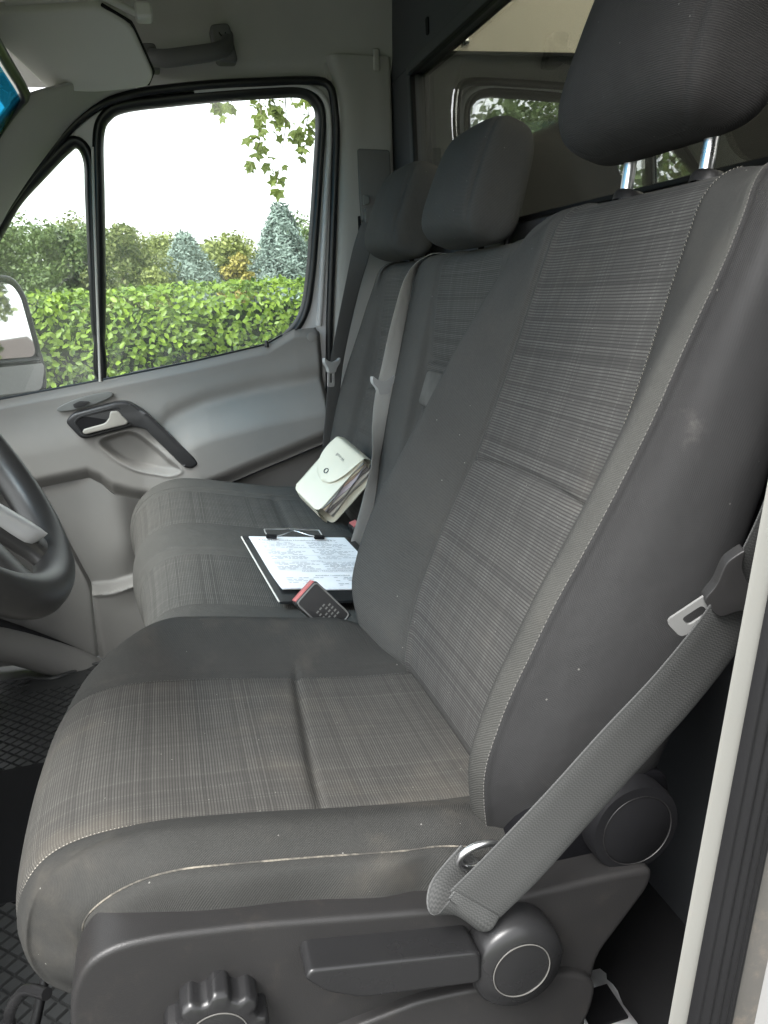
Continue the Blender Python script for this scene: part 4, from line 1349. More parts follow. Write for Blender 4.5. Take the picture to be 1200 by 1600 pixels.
# small creases in the outer side cloth near the belt
cush = empty('cushion', (0, 0, 0))
cush.parent = seat
cush.location = -root_of(seat)
ph = rng.uniform(0, 6, 8)
for i in range(len(G)):
    for j in list(range(0, 26)):
        yv = G[i, j, 1]
        wv = 0.0035 * math.sin(yv * 90 + ph[0] + j * 0.25) * math.exp(-((yv - 0.10) / 0.06) ** 2) + 0.0012 * math.sin(yv * 55 + ph[1] + j * 0.15)
        G[i, j, 0] += wv * sstep(np.array(float(j)), 0, 8) * (1 - sstep(np.array(float(j)), 18, 26))
spl = [0, 3 * 8, 7 * 8, 11 * 8, 15 * 8, 18 * 8]
G2, _ = panels(['side_panel', 'side_bolster', 'centre_panel', 'side_bolster', 'side_panel'], G, spl, [m_twill_seat, m_twill_seat, m_plaid_seat, m_twill_seat, m_twill_seat], cush, 0.0028, 0.004)
Nn = normals(G2)
sg = 1 if Nn[60, 9 * 8][2] > 0 else -1
Mp = Mat('worn_piping', rough=0.95, spec=0.1)
Mp.color(Mp.mix(Mp.noise(Mp.coord(), 34.0, 7, 0.75).smooth(0.42, 0.72), (0.050, 0.048, 0.044), (0.22, 0.20, 0.165)))
tube('worn_piping', G2[42:180, 24] + Nn[42:180, 24] * sg * 0.0004, 0.0009, Mp.m, cush, 6)
stitches('stitching', G2[30:252, 56], Nn[30:252, 56] * sg, m_thread_soft, cush, 0.0036, 0.0020, 0.0008, 0.0008)
stitches('stitching', G2[30:252, 88], Nn[30:252, 88] * sg, m_thread_grey, cush)

# ---- seat base, side cover, levers
base = box('seat_base', (0.0, 0.16, -0.29), (0.42, 0.46, 0.30), m_dark, seat, bevel=0.02)
def Pb(a, b, h): return (-0.262 - h, a, b)
cover = [(0.436, -0.30), (0.434, -0.04), (0.427, 0.012), (0.412, 0.038), (0.388, 0.047), (0.355, 0.046), (0.28, 0.034), (0.174, 0.011), (0.10, -0.004), (0.05, -0.008), (0.0, -0.010), (-0.05, -0.012), (-0.088, -0.016), (-0.084, -0.036), (-0.052, -0.074), (-0.030, -0.099), (-0.022, -0.14), (0.0, -0.185), (0.02, -0.30)]
prism('side_cover', round_poly(cover, 0.02, 4), Pb, -0.02, 0.030, m_basetrim, seat, 0.016, 5)
skirt = [(0.40, -0.30), (0.30, -0.098), (0.15, -0.080), (0.06, -0.088), (0.0, -0.100), (-0.024, -0.118), (-0.018, -0.15), (0.005, -0.19), (0.02, -0.30)]
prism('lower_skirt', round_poly(skirt, 0.012, 4), Pb, 0.0, 0.040, m_basetrim, seat, 0.010, 4)
# recline lever
lvr = empty('lever', (0, 0, 0))
lvr.parent = seat
lvr.location = -root_of(seat)
def Pl(a, b, h): return (-0.290 - h, a, b)
prism('lever_arm', round_poly([(0.250, 0.000), (0.244, 0.007), (0.10, -0.022), (0.10, -0.055), (0.205, -0.035), (0.234, -0.019)], 0.008, 5), Pl, 0.0, 0.034, m_lever, lvr, 0.016, 6)
disc('pivot_cap', (-0.292, 0.063, -0.054), (-1, 0, 0), [(0.043, -0.01), (0.0435, 0.018), (0.0425, 0.025), (0.039, 0.0295), (0.0275, 0.0315), (0.0265, 0.0300), (0.0255, 0.0315), (0.012, 0.032), (0.0002, 0.032)], m_lever, lvr, 64)
tube('cap_ring', [(-0.324, 0.063 + 0.0265 * math.cos(a), -0.054 + 0.0265 * math.sin(a)) for a in np.linspace(0, 2 * math.pi, 60, endpoint=False)], 0.0006, m_thread_grey, lvr, 6, True)
# scalloped lumbar knob
def sc_(r, h, th):
    if r < 0.026:
        return np.full(len(th), r)
    return r * (1 - 0.11 * np.clip(np.cos(th * 9) * 1.6, -0.4, 1.0))
disc('adjusting_knob', (-0.290, 0.322, -0.042), (-1, 0, 0), [(0.040, -0.004), (0.040, 0.020), (0.0385, 0.024), (0.036, 0.026), (0.0255, 0.0265), (0.0245, 0.0255), (0.023, 0.0265), (0.0002, 0.0268)], m_lever, seat, 108, sc_)
tube('knob_ring', [(-0.3167, 0.322 + 0.0246 * math.cos(a), -0.042 + 0.0246 * math.sin(a)) for a in np.linspace(0, 2 * math.pi, 60, endpoint=False)], 0.0006, m_thread_grey, seat, 6, True)
# backrest hinge cap
disc('hinge_cap', (-0.255, -0.075, 0.022), (-1, 0, 0), [(0.045, -0.02), (0.046, 0.020), (0.044, 0.026), (0.0365, 0.028), (0.0355, 0.0265), (0.034, 0.028), (0.0002, 0.029)], m_dark, seat, 56)
tube('hinge_ring', [(-0.283, -0.075 + 0.0358 * math.cos(a), 0.022 + 0.0358 * math.sin(a)) for a in np.linspace(0, 2 * math.pi, 60, endpoint=False)], 0.0005, m_blackplastic, seat, 6, True)
prism('hinge_carrier', round_poly([(0.06, -0.03), (0.03, 0.045), (-0.05, 0.075), (-0.125, 0.06), (-0.125, -0.02), (-0.05, -0.06)], 0.02, 4), lambda a, b, h: (-0.235 - h, a, b), 0.0, 0.024, m_carrier, seat, 0.006)
# slide bar under the front edge
tube('slide_bar', spline([(-0.19, 0.470, -0.075), (-0.165, 0.495, -0.088), (-0.15, 0.517, -0.125), (-0.135, 0.520, -0.165), (-0.10, 0.515, -0.20), (0.10, 0.515, -0.215)], 30), 0.0055, m_lever, seat, 10)

# ---- driver belt
belt = empty('seat_belt', (-0.32, 0.0, 0.0), 'wide grey lap belt strap crossing the outer side of the driver seat', 'seat belt', 'seat belts')
def ribbon(name, P, Wd, width, mat, parent, th_=0.0013, n=80, vfun=None):
    P = spline(P, n)
    Wd = spline(Wd, n)
    T = np.gradient(P, axis=0)
    T /= np.linalg.norm(T, axis=1)[:, None]
    Wd = Wd - T * np.sum(Wd * T, axis=1)[:, None]
    Wd /= np.linalg.norm(Wd, axis=1)[:, None]
    N_ = np.cross(T, Wd)
    wdt = np.full(n, width) if np.isscalar(width) else spline(np.array(width)[:, None], n)[:, 0]
    d = np.concatenate([[0], np.cumsum(np.linalg.norm(np.diff(P, axis=0), axis=1))])
    us = np.array([-0.5, -0.47, -0.25, 0, 0.25, 0.47, 0.5, 0.5, 0.47, 0.25, 0, -0.25, -0.47, -0.5])
    hs2 = np.array([0.2, 0.9, 1, 1, 1, 0.9, 0.2, -0.2, -0.9, -1, -1, -1, -0.9, -0.2]) * th_ * 0.5
    G = P[:, None] + us[None, :, None] * wdt[:, None, None] * Wd[:, None] + hs2[None, :, None] * N_[:, None]
    UV = np.stack([np.tile((us + 0.5)[None] * 0.047, (n, 1)), np.tile(d[:, None], (1, len(us)))], 2)
    G = np.concatenate([G, G[:, :1]], 1)
    UV = np.concatenate([UV, UV[:, :1]], 1)
    return grid_obj(name, G, mat, parent, UV), P, Wd, N_
# centre line follows the measured strap; width direction lies in the strap plane
ribbon('webbing', [(-0.312, 0.100, 0.016), (-0.318, 0.064, 0.052), (-0.322, 0.018, 0.098), (-0.326, -0.030, 0.147), (-0.333, -0.076, 0.198), (-0.342, -0.115, 0.256), (-0.350, -0.145, 0.325), (-0.356, -0.165, 0.40)],
       [(0.0, 0.72, 0.69), (0.0, 0.72, 0.69), (-0.05, 0.72, 0.69), (-0.05, 0.73, 0.67), (-0.1, 0.76, 0.64), (-0.15, 0.80, 0.55), (-0.2, 0.88, 0.4), (-0.2, 0.92, 0.3)], 0.060, m_web, belt, 0.0016)
# folded lower end round the anchor
ribbon('folded_end', [(-0.3135, 0.098, 0.018), (-0.314, 0.107, 0.009), (-0.306, 0.115, 0.006), (-0.297, 0.112, 0.014), (-0.292, 0.100, 0.026), (-0.290, 0.085, 0.038)],
       [(0.0, 0.72, 0.69), (0.05, 0.75, 0.66), (0.1, 0.8, 0.6), (0.1, 0.8, 0.6), (0, 0.75, 0.65), (0, 0.72, 0.69)], 0.056, m_web, belt, 0.0016, 40)
tube('anchor_ring', [(-0.296 - 0.004 * math.sin(a), 0.088 + 0.019 * math.cos(a), 0.050 + 0.014 * math.sin(a)) for a in np.linspace(0, 2 * math.pi, 40, endpoint=False)], 0.0032, m_chrome, belt, 10, True)
def tongue(parent, c, dl, dw, plate_len=0.042, plate_w=0.026, body_w=0.058, body_h=0.042, mats=None, name='tongue'):
    """latch plate: dl = direction the plate points, dw = width direction"""
    mats = mats or (m_tonguegrey, m_plate)
    dl = np.asarray(dl, float); dl /= np.linalg.norm(dl)
    dw = np.asarray(dw, float); dw -= dl * (dw @ dl); dw /= np.linalg.norm(dw)
    nn = np.cross(dw, dl)
    c = np.asarray(c, float)
    t_ = empty(name, (0, 0, 0))
    t_.parent = parent
    t_.location = -root_of(parent)
    f = lambda a, b, h: tuple(c + dw * a + dl * b + nn * h)
    bw, bh = body_w / 2, body_h
    prism('grip', round_poly([(-bw, -bh * 0.45), (-bw * 1.0, -bh * 0.10), (-bw * 0.55, bh * 0.25), (-plate_w * 0.52, bh * 0.55), (plate_w * 0.52, bh * 0.55), (bw * 0.55, bh * 0.25), (bw, -bh * 0.10), (bw, -bh * 0.45), (bw * 0.6, -bh * 0.22), (0, -bh * 0.12), (-bw * 0.6, -bh * 0.22)], 0.005, 4), f, -0.005, 0.006, mats[0], t_, 0.003)
    # slotted metal plate as a ring
    o_ = np.array(round_poly([(-plate_w / 2, bh * 0.35), (plate_w / 2, bh * 0.35), (plate_w / 2, bh * 0.5 + plate_len), (-plate_w / 2, bh * 0.5 + plate_len)], 0.005, 4))
    o_ = resample(o_, 64)
    i_ = np.array(round_poly([(-plate_w * 0.22, bh * 0.62), (plate_w * 0.22, bh * 0.62), (plate_w * 0.22, bh * 0.5 + plate_len - 0.011), (-plate_w * 0.22, bh * 0.5 + plate_len - 0.011)], 0.003, 4))
    i_ = resample(i_, 64)
    # align starts
    k = np.argmin(np.hypot(*(i_ - i_.mean(0) - (o_[0] - o_.mean(0)) * 0.4).T))
    i_ = np.roll(i_, -k, axis=0)
    R = [[f(a, b, h) for a, b in L] for L, h in ((i_, -0.0012), (o_, -0.0012), (o_, 0.0012), (i_, 0.0012), (i_, -0.0012))]
    grid_obj('plate', np.array(R), mats[1], t_, closed_u=True, sharp=40)
    return t_
tongue(belt, (-0.351, -0.112, 0.285), (0.02, 0.036, -0.034), (0.12, 0.68, 0.66), 0.036, 0.021, 0.056, 0.050, (m_blackplastic, plastic('toned_down_steel_plate', (0.15, 0.15, 0.147), 0.22, 0.02, 200, spec=1.0)))  # plate colour toned down to offset the strong light on this side
# ================================================================== PASSENGER BENCH
bench = empty('passenger_bench', (0.79, 0.1, FZ), 'dark grey double passenger bench with plaid seat panels', 'bench seat')
def BNs(s): return -0.109 + 0.079 * s
# ---- backrest
bx_lo, bx_hi = 0.315, 1.265
ss = np.concatenate([np.linspace(-0.03, 0.58, 80)[:-1], 0.58 + (0.664 - 0.58) * np.sin(np.linspace(0, np.pi / 2, 22))])
xs_ctrl = [0.0, 0.10, 0.16, 0.44, 0.52, 0.68, 0.90, 1.0]
rows = []
for s in ss:
    k = sstep(s, 0.20, 0.62)
    la = 0.455 - 0.01 * k                   # plaid edges: mid seat
    lb = 0.700 + 0.045 * k
    lc = 0.905 + 0.02 * k
    ld = 1.130 + 0.02 * k
    e0 = bx_lo + 0.03 * sstep(s, 0.57, 0.664)
    e1 = bx_hi - 0.035 * sstep(s, 0.52, 0.664)
    bo = 0.032 * (1 - sstep(s, 0.25, 0.62)) + 0.008      # bolster height
    lum = -0.018 * np.exp(-((s - 0.40) / 0.14) ** 2)
    full = [(e0 + 0.10, -0.10), (e0 + 0.02, -0.095), (e0, -0.05), (e0 + 0.004, bo - 0.02), (e0 + 0.02, bo), (e0 + 0.055, bo + 0.006), (la - 0.03, bo * 0.6), (la, lum), ((la + lb) / 2, lum - 0.004), (lb, lum), (lb + 0.03, 0.004 + bo * 0.3),
            ((lb + lc) / 2, 0.010 + bo * 0.35), (lc - 0.03, 0.004 + bo * 0.3), (lc, lum), ((lc + ld) / 2, lum - 0.004), (ld, lum), (ld + 0.03, bo * 0.6), (e1 - 0.055, bo + 0.006), (e1 - 0.02, bo), (e1 - 0.004, bo - 0.02), (e1, -0.05), (e1 - 0.02, -0.095), (e1 - 0.10, -0.10)]
    q = spline(full, 22 * 8 + 1)
    kt = 1.0
    if s > 0.664 - 0.05:
        kt = math.sqrt(max(0.0, 1 - ((s - 0.614) / 0.0501) ** 2))
    q[:, 1] = -0.05 + (q[:, 1] + 0.05) * kt
    rows.append([x * np.array([1.0, 0, 0]) + s * Wv + (n + BNs(s)) * Nv for x, n in q])
G = np.array(rows)
ci = np.arange(G.shape[1])
for i, s in enumerate(ss):
    for lo, hi, ln_ in ((7 * 8, 9 * 8, 0.438), (13 * 8, 15 * 8, 0.345)):
        m_ = (ci >= lo) & (ci <= hi)
        G[i] -= (0.010 * np.exp(-((s - ln_) / 0.007) ** 2) * m_)[:, None] * Nv
        G[i] += (0.010 * sstep(s, ln_ - 0.06, ln_ - 0.01) * (1 - sstep(s, ln_ - 0.01, ln_ + 0.0)) * m_)[:, None] * Nv
bb_ = empty('backrest', (0, 0, 0))
bb_.parent = bench
bb_.location = -root_of(bench)
spl = [0, 4 * 8, 7 * 8, 9 * 8, 13 * 8, 15 * 8, 18 * 8, 22 * 8]
G2, _ = panels(['side_panel', 'side_bolster', 'centre_panel', 'middle_strip', 'centre_panel', 'side_bolster', 'side_panel'], G, spl, [m_twill_bench, m_twill_bench, m_plaid_bench, m_twill_bench, m_plaid_bench, m_twill_bench, m_twill_bench], bb_, 0.003, 0.005)
# folding tray flap in the middle backrest
def Pf(a, b, h): return tuple(a * np.array([1.0, 0, 0]) + b * Wv + (BNs(b) + h) * Nv)
prism('tray_flap', round_poly([(0.47, 0.415), (0.672, 0.415), (0.685, 0.345), (0.47, 0.345)], 0.012, 4), Pf, -0.03, 0.012, m_plaid_bench, bb_, 0.008)
prism('pull_loop', round_poly([(0.535, 0.412), (0.565, 0.412), (0.565, 0.355), (0.535, 0.355)], 0.003, 3), Pf, 0.010, 0.0165, m_web_lit_pale, bb_, 0.002)
for cx, nmx in ((0.600, 'mid'), (1.045, 'out')):
    c_ = cx * np.array([1.0, 0, 0]) + 0.752 * Wv - 0.033 * Nv
    hr_, _g = headrest(bench, c_, 0.136, 0.056, 0.104, [m_head_bench] * 3, 0.55, 0.16, vexp=5.0)
    for sx in (-0.06, 0.06):
        p0 = (cx + sx) * np.array([1.0, 0, 0]) + 0.62 * Wv - 0.105 * Nv
        tube('post', [p0, p0 + 0.10 * Wv + 0.02 * Nv], 0.0065, m_lever, hr_, 12)

# ---- bench cushion
prof = spline([(-0.10, -0.050), (-0.04, -0.022), (0.05, -0.010), (0.15, 0.012), (0.25, 0.036), (0.31, 0.044), (0.355, 0.034), (0.386, 0.004), (0.398, -0.045), (0.390, -0.11), (0.372, -0.20), (0.355, -0.30)], 90)
tg = np.gradient(prof, axis=0)
tg /= np.linalg.norm(tg, axis=1)[:, None]
nr = np.stack([-tg[:, 1], tg[:, 0]], 1)
nr *= np.sign(nr[10, 1])
arc = np.concatenate([[0], np.cumsum(np.linalg.norm(np.diff(prof, axis=0), axis=1))])
rows = []
for i, ((y, z), n_) in enumerate(zip(prof, nr)):
    fn = sstep(arc[i], 0.40, 0.56)
    e0, e1 = 0.310, 1.275 - 0.02 * fn
    full = [(e0 + 0.01, -0.10), (e0, -0.06), (e0 + 0.002, -0.02), (e0 + 0.02, 0.004), (e0 + 0.06, 0.010), (0.440, 0.004), (0.455, 0.0), (0.58, -0.003), (0.705, 0.0), (0.735, 0.007), (0.80, 0.012), (0.865, 0.010), (0.895, 0.004), (1.02, 0.002), (1.155, 0.006), (1.175, 0.012), (e1 - 0.055, 0.022 - 0.01 * fn), (e1 - 0.02, 0.012 - 0.02 * fn), (e1, -0.02), (e1, -0.06), (e1 - 0.01, -0.10)]
    full = [(x, h + 0.05 * min(max(x - 0.66, -0.35), 0.45)) for x, h in full]
    q = spline(full, 20 * 8 + 1)
    rows.append([(x, y + n_[0] * h, z + n_[1] * h) for x, h in q])
G = np.array(rows)
ci = np.arange(G.shape[1])
for i in range(len(G)):
    if i < 60:
        for lo, hi, yl_ in ((6 * 8, 8 * 8, 0.10), (12 * 8, 14 * 8, 0.070)):
            m_ = (ci >= lo) & (ci <= hi)
            G[i, :, 2] -= 0.006 * np.exp(-((prof[i][0] - yl_) / 0.008) ** 2) * m_
bc = empty('cushion', (0, 0, 0))
bc.parent = bench
bc.location = -root_of(bench)
spl = [0, 3 * 8, 6 * 8, 8 * 8, 12 * 8, 14 * 8, 17 * 8, 20 * 8]
G2, _ = panels(['side_panel', 'side_bolster', 'centre_panel', 'middle_strip', 'centre_panel', 'side_bolster', 'side_panel'], G, spl, [m_twill_bench, m_twill_bench, m_plaid_bench, m_twill_bench, m_plaid_bench, m_twill_bench, m_twill_bench], bc, 0.003, 0.005)
box('bench_base', (0.79, 0.10, -0.30), (0.90, 0.44, 0.30), m_dark, bench, bevel=0.02)

# ---- passenger belts
def wv(x, s, n): return x * np.array([1.0, 0, 0]) + s * Wv + (BNs(s) + n) * Nv
b2 = empty('seat_belt', (1.25, -0.2, 0.0), 'dark grey belt hanging from the pillar beside the passenger door', 'seat belt', 'seat belts')
pts = [(1.334, -0.300, 0.725), (1.315, -0.262, 0.66), (1.285, -0.215, 0.55), (1.262, -0.172, 0.43), (1.248, -0.142, 0.33), (1.242, -0.122, 0.22), (1.240, -0.105, 0.12), (1.245, -0.09, -0.02)]
ribbon('webbing', pts, [(0.25, 1, 0.1)] * 2 + [(-0.35, 0.95, 0.3), (-0.5, 0.85, 0.3)] + [(-0.5, 0.85, 0.2)] * 4, 0.047, m_web2, b2)
tongue(b2, (1.236, -0.128, 0.345), (0.0, 0.10, -1), (-0.5, 0.85, 0.1), 0.040, 0.024, 0.056, 0.040)
b3 = empty('seat_belt', (0.90, -0.2, 0.0), 'grey belt painted pale where it faces the light, hanging over the bench backrest between the headrests', 'seat belt', 'seat belts')
pts = [wv(0.875, 0.655, -0.075), wv(0.885, 0.668, -0.050), wv(0.895, 0.655, -0.010), wv(0.893, 0.600, 0.018), wv(0.872, 0.50, 0.030), wv(0.848, 0.40, 0.036), wv(0.835, 0.33, 0.040), wv(0.82, 0.27, 0.040), wv(0.80, 0.20, 0.038), wv(0.785, 0.12, 0.038), wv(0.775, 0.03, 0.045), wv(0.775, -0.02, 0.05)]
wd = [(1, 0, 0)] * 2 + [(0.9, -0.2, 0), (0.70, -0.6, -0.1), (0.55, -0.8, -0.2), (0.40, -0.9, -0.2), (0.35, -0.92, -0.2), (0.5, -0.8, -0.2), (0.75, -0.6, -0.1), (0.55, -0.8, -0.1), (0.45, -0.85, -0.3), (0.45, -0.85, -0.3)]
ribbon('webbing', pts, wd, 0.045, m_web_lit_pale, b3, 0.0014, 110)
tongue(b3, wv(0.840, 0.362, 0.046), (0.0, 0.06, -1), (0.35, -0.92, -0.1), 0.042, 0.025, 0.060, 0.042)
# collar where the belt leaves the backrest
box('belt_outlet', tuple(wv(0.87, 0.664, -0.055)), (0.09, 0.02, 0.012), m_tonguegrey, b3, bevel=0.004)

# ---- buckles
def buckle(label, c, dl, dw, L=0.075, W=0.050, T=0.024, marks=True, group='seat belt buckles'):
    dl = np.asarray(dl, float); dl /= np.linalg.norm(dl)
    dw = np.asarray(dw, float); dw -= dl * (dw @ dl); dw /= np.linalg.norm(dw)
    nn = np.cross(dl, dw)
    c = np.asarray(c, float)
    if nn @ np.array([-0.9, 0.1, 0.4]) < 0:
        nn = -nn
    b_ = empty('belt_buckle', tuple(c), label, 'buckle', group)
    f = lambda a, b, h: tuple(c + dw * a + dl * b + nn * h)
    prism('housing', round_poly([(-W / 2, -L / 2), (W / 2, -L / 2), (W / 2, L / 2 - 0.001), (-W / 2, L / 2 - 0.001)], 0.005, 4), f, -T / 2, T / 2, m_blackplastic, b_, 0.003)
    prism('red_button', round_poly([(-W * 0.44, L / 2 - 0.004), (W * 0.44, L / 2 - 0.004), (W * 0.44, L / 2 + 0.0015), (-W * 0.44, L / 2 + 0.0015)], 0.001, 3), f, -T * 0.40, T * 0.30, m_red, b_, 0.001)
    if marks:
        # light worn frame and embossed cross lines on the face
        rim = resample(np.array(round_poly([(-W * 0.46, -L * 0.46), (W * 0.46, -L * 0.46), (W * 0.46, L * 0.46), (-W * 0.46, L * 0.46)], 0.005, 4)), 48)
        tube('face_rim', [f(a, b, T / 2 - 0.0002) for a, b in rim], 0.0014, m_coverdark, b_, 6, True)
        V, F = [], []
        for i in range(4):
            for j in range(5):
                if rng.random() < 0.2: continue
                a0, b0 = -0.013 + i * 0.0068, -0.022 + j * 0.0062
                k = len(V)
                V += [f(a0, b0, T / 2 + 0.0004), f(a0 + 0.0045, b0, T / 2 + 0.0004), f(a0 + 0.0045, b0 + 0.0026, T / 2 + 0.0004), f(a0, b0 + 0.0026, T / 2 + 0.0004)]
                F.append((k, k + 1, k + 2, k + 3))
        mesh_obj('embossed_marks', V, F, m_coverdark, b_, smooth=False)
    st = np.array([c - dl * L * 0.45, c - dl * L * 0.8 + np.array([0, 0, -0.01]), c - dl * L * 1.2 + np.array([0, -0.005, -0.04])])
    tube('stalk', spline(st, 10), 0.010, m_dark, b_, 10)
    return b_
buckle('black buckle with red button standing between driver seat and bench', (0.275, 0.112, 0.062), (0.10, 0.50, 0.62), (-0.25, 0.80, -0.55), 0.080, 0.047, 0.021)
buckle('small red tipped buckle peeking out behind the clipboard', (0.875, -0.085, -0.014), (-0.1, 0.25, 0.9), (1, 0.1, 0), 0.05, 0.034, 0.022, False)
lab = empty('buckle_strap', (0.27, 0.03, 0.0), 'black strap with white tag tucked beside the driver backrest', 'strap')
tagc = np.array([0.27, 0.030, 0.012])
da = np.array([0, -0.80, 0.60]); db = np.array([-0.6, 0.45, 0.6])
db = db - da * (db @ da); db /= np.linalg.norm(db)
dn_ = np.cross(da, db)
ft = lambda a, b, h: tuple(tagc + da * a + db * b + dn_ * h)
prism('white_tag', round_poly([(-0.018, -0.006), (0.024, -0.006), (0.024, 0.006), (-0.018, 0.006)], 0.001, 2), ft, 0.0, 0.004, flat('white_tag', (0.62, 0.62, 0.60), 0.6), lab, 0.0006)
prism('strap_end', round_poly([(-0.010, -0.030), (0.028, -0.030), (0.026, -0.005), (-0.018, -0.005)], 0.004, 3), ft, -0.006, 0.006, m_blackplastic, lab, 0.002)

# ================================================================== LOOSE THINGS
# ---- clipboard
cl = empty('clipboard', (0.60, 0.08, 0.02), 'black clipboard with printed white form lying on the bench', 'clipboard')
A_ = np.array([0.772, 0.186, 0.0445]); B_ = np.array([0.425, 0.158, 0.0225]); C_ = np.array([0.780, -0.046, 0.0015])
eu = (B_ - A_); Lc = np.linalg.norm(eu); eu /= Lc
ev = C_ - A_; ev -= eu * (ev @ eu); ev /= np.linalg.norm(ev)
en = np.cross(eu, ev)
if en[2] < 0: en = -en
def Pc(a, b, h): return tuple(A_ + eu * a + ev * b + en * h)      # a down the page, b across
prism('board', round_poly([(0, 0), (Lc, 0), (Lc, 0.245), (0, 0.245)], 0.006, 3), Pc, -0.003, 0.002, m_board, cl, 0.001)
tube('light_edge', [Pc(0.003, -0.0006, 0.0005), Pc(Lc * 0.5, -0.0008, 0.0005), Pc(Lc - 0.003, -0.0006, 0.0005)], 0.0016, m_edge, cl, 6)
for k in range(4):
    d = 0.0012 * k
    ng = 10
    Gp = []
    for i in range(14):
        a = 0.004 + 0.297 * i / 13 + d
        Gp.append([Pc(a + 0.006 - k * 0.001, 0.014 - d * 1.4 * (3 - k) * 0.4 + 0.210 * j / ng, 0.0026 + 0.0007 * k + 0.0015 * math.sin(i * 0.5 + k) * (i / 13) ** 2 + 0.0035 * (i / 13) ** 6 * (1 if j < 3 else 0.3)) for j in range(ng + 1)])
    grid_obj('sheet', np.array(Gp), m_paper, cl)
HP = 0.0072
def ink(V, F, a, b, da_, db_):
    k = len(V)
    V += [Pc(a, b, HP), Pc(a + da_, b, HP), Pc(a + da_, b + db_, HP), Pc(a, b + db_, HP)]
    F.append((k, k + 1, k + 2, k + 3))
def words(V, F, a, b0, b1, h, fill=0.8):
    b = b0
    while b < b1 - 0.004:
        w_ = rng.uniform(0.004, 0.014)
        if rng.random() < fill:
            ink(V, F, a, b, h, min(w_, b1 - b))
        b += w_ + 0.0022
V, F = [], []
for blk in range(2):
    b0, b1 = (0.030, 0.118) if blk == 0 else (0.125, 0.215)
    for r in range(26):
        a = 0.052 + r * 0.0062
        if r in (6, 13, 17, 18): continue
        words(V, F, a, b0 + (0.012 if r % 5 == 2 else 0), b1 - rng.uniform(0, 0.03), 0.0019, 0.78)
for r in range(6):
    a = 0.252 + r * 0.0075
    words(V, F, a, 0.034, 0.075 + rng.uniform(0, 0.03), 0.0019, 0.7)
    words(V, F, a, 0.125, 0.16 + rng.uniform(0, 0.04), 0.0019, 0.5)
for a in (0.088, 0.132, 0.163, 0.213):
    ink(V, F, a, 0.030, 0.0006, 0.19)
mesh_obj('printed_lines', V, F, m_ink, cl, smooth=False)
def text(body, a, b, size, mat, parent, fpos, xdir, ydir, name='lettering'):
    cu = bpy.data.curves.new(name, 'FONT')
    cu.body = body
    cu.size = size
    cu.extrude = 0.0
    ob = bpy.data.objects.new(name, cu)
    COL.objects.link(ob)
    dg = bpy.context.evaluated_depsgraph_get()
    me = bpy.data.meshes.new_from_object(ob.evaluated_get(dg))
    bpy.data.objects.remove(ob, do_unlink=True)
    me.materials.clear()
    for v in me.vertices:
        p = np.asarray(fpos) + np.asarray(xdir) * v.co.x + np.asarray(ydir) * v.co.y
        v.co = Vector(p)
    return link(me, name, mat, parent)
text('A Dita Mensonides Handelsonderneming B.V.', 0, 0, 0.0092, m_inkdark, cl, Pc(0.044, 0.026, HP + 0.0003), ev, -eu)
text('DETAILS', 0, 0, 0.0065, m_inkdark, cl, Pc(0.168, 0.105, HP + 0.0003), ev, -eu)
text('AFLEVEREN / TRANSPORTGEGEVENS', 0, 0, 0.0065, m_inkdark, cl, Pc(0.222, 0.072, HP + 0.0003), ev, -eu)
text('BANDEN / LAKSCHADE', 0, 0, 0.0065, m_inkdark, cl, Pc(0.245, 0.092, HP + 0.0003), ev, -eu)
# wire clip with two black feet
clip = empty('clip', (0, 0, 0)); clip.parent = cl; clip.location = -root_of(cl)
tube('wire', [Pc(-0.004, 0.048, 0.016), Pc(-0.006, 0.10, 0.017), Pc(-0.004, 0.168, 0.016)], 0.0016, m_chrome, clip, 8)
tube('wire', spline([Pc(0.030, 0.052, 0.012), Pc(0.028, 0.075, 0.014), Pc(0.006, 0.105, 0.016), Pc(0.006, 0.115, 0.016), Pc(0.026, 0.14, 0.014), Pc(0.030, 0.165, 0.012)], 24), 0.0011, m_chrome, clip, 8)
tube('wire', [Pc(-0.004, 0.048, 0.016), Pc(0.008, 0.047, 0.014), Pc(0.028, 0.048, 0.012)], 0.0014, m_chrome, clip, 8)
tube('wire', [Pc(-0.004, 0.168, 0.016), Pc(0.008, 0.169, 0.014), Pc(0.028, 0.168, 0.012)], 0.0014, m_chrome, clip, 8)
for b in (0.056, 0.160):
    box('rubber_foot', Pc(0.030, b, 0.0115), (0.022, 0.010, 0.008), m_dark, clip, frame(Vector(ev), Vector(eu), Vector(en)), 0.002)

# ---- cream document pouch
po = empty('document_pouch', (1.0, -0.03, 0.0), 'cream vinyl document pouch stuffed with papers leaning on the bench backrest', 'pouch')
Lx = np.array([0.0, -0.73, 0.68]); Lx /= np.linalg.norm(Lx)
Sx = np.array([-0.88, -0.32, -0.345]); Sx -= Lx * (Sx @ Lx); Sx /= np.linalg.norm(Sx)
Nx = np.cross(Lx, Sx)
if Nx @ np.array([-0.5, 0.5, 0.6]) < 0: Nx = -Nx
pc = np.array([1.03, 0.032, 0.074])           # left top corner of the front face (away from the camera)
LL, SW, TH = 0.165, 0.118, 0.060
def Pp(a, b, h): return tuple(pc + Lx * a + Sx * b + Nx * h)
def sheet(name, pts, mat, parent, th_=0.0016):
    return prism(name, pts, Pp, 0, th_, mat, parent)
fr_poly = round_poly([(0, 0), (LL, 0), (LL, SW), (0, SW)], [0.02, 0.004, 0.01, 0.02], 5)
prism('front_cover', fr_poly, Pp, -0.002, 0.0, m_pouch, po, 0.0006)
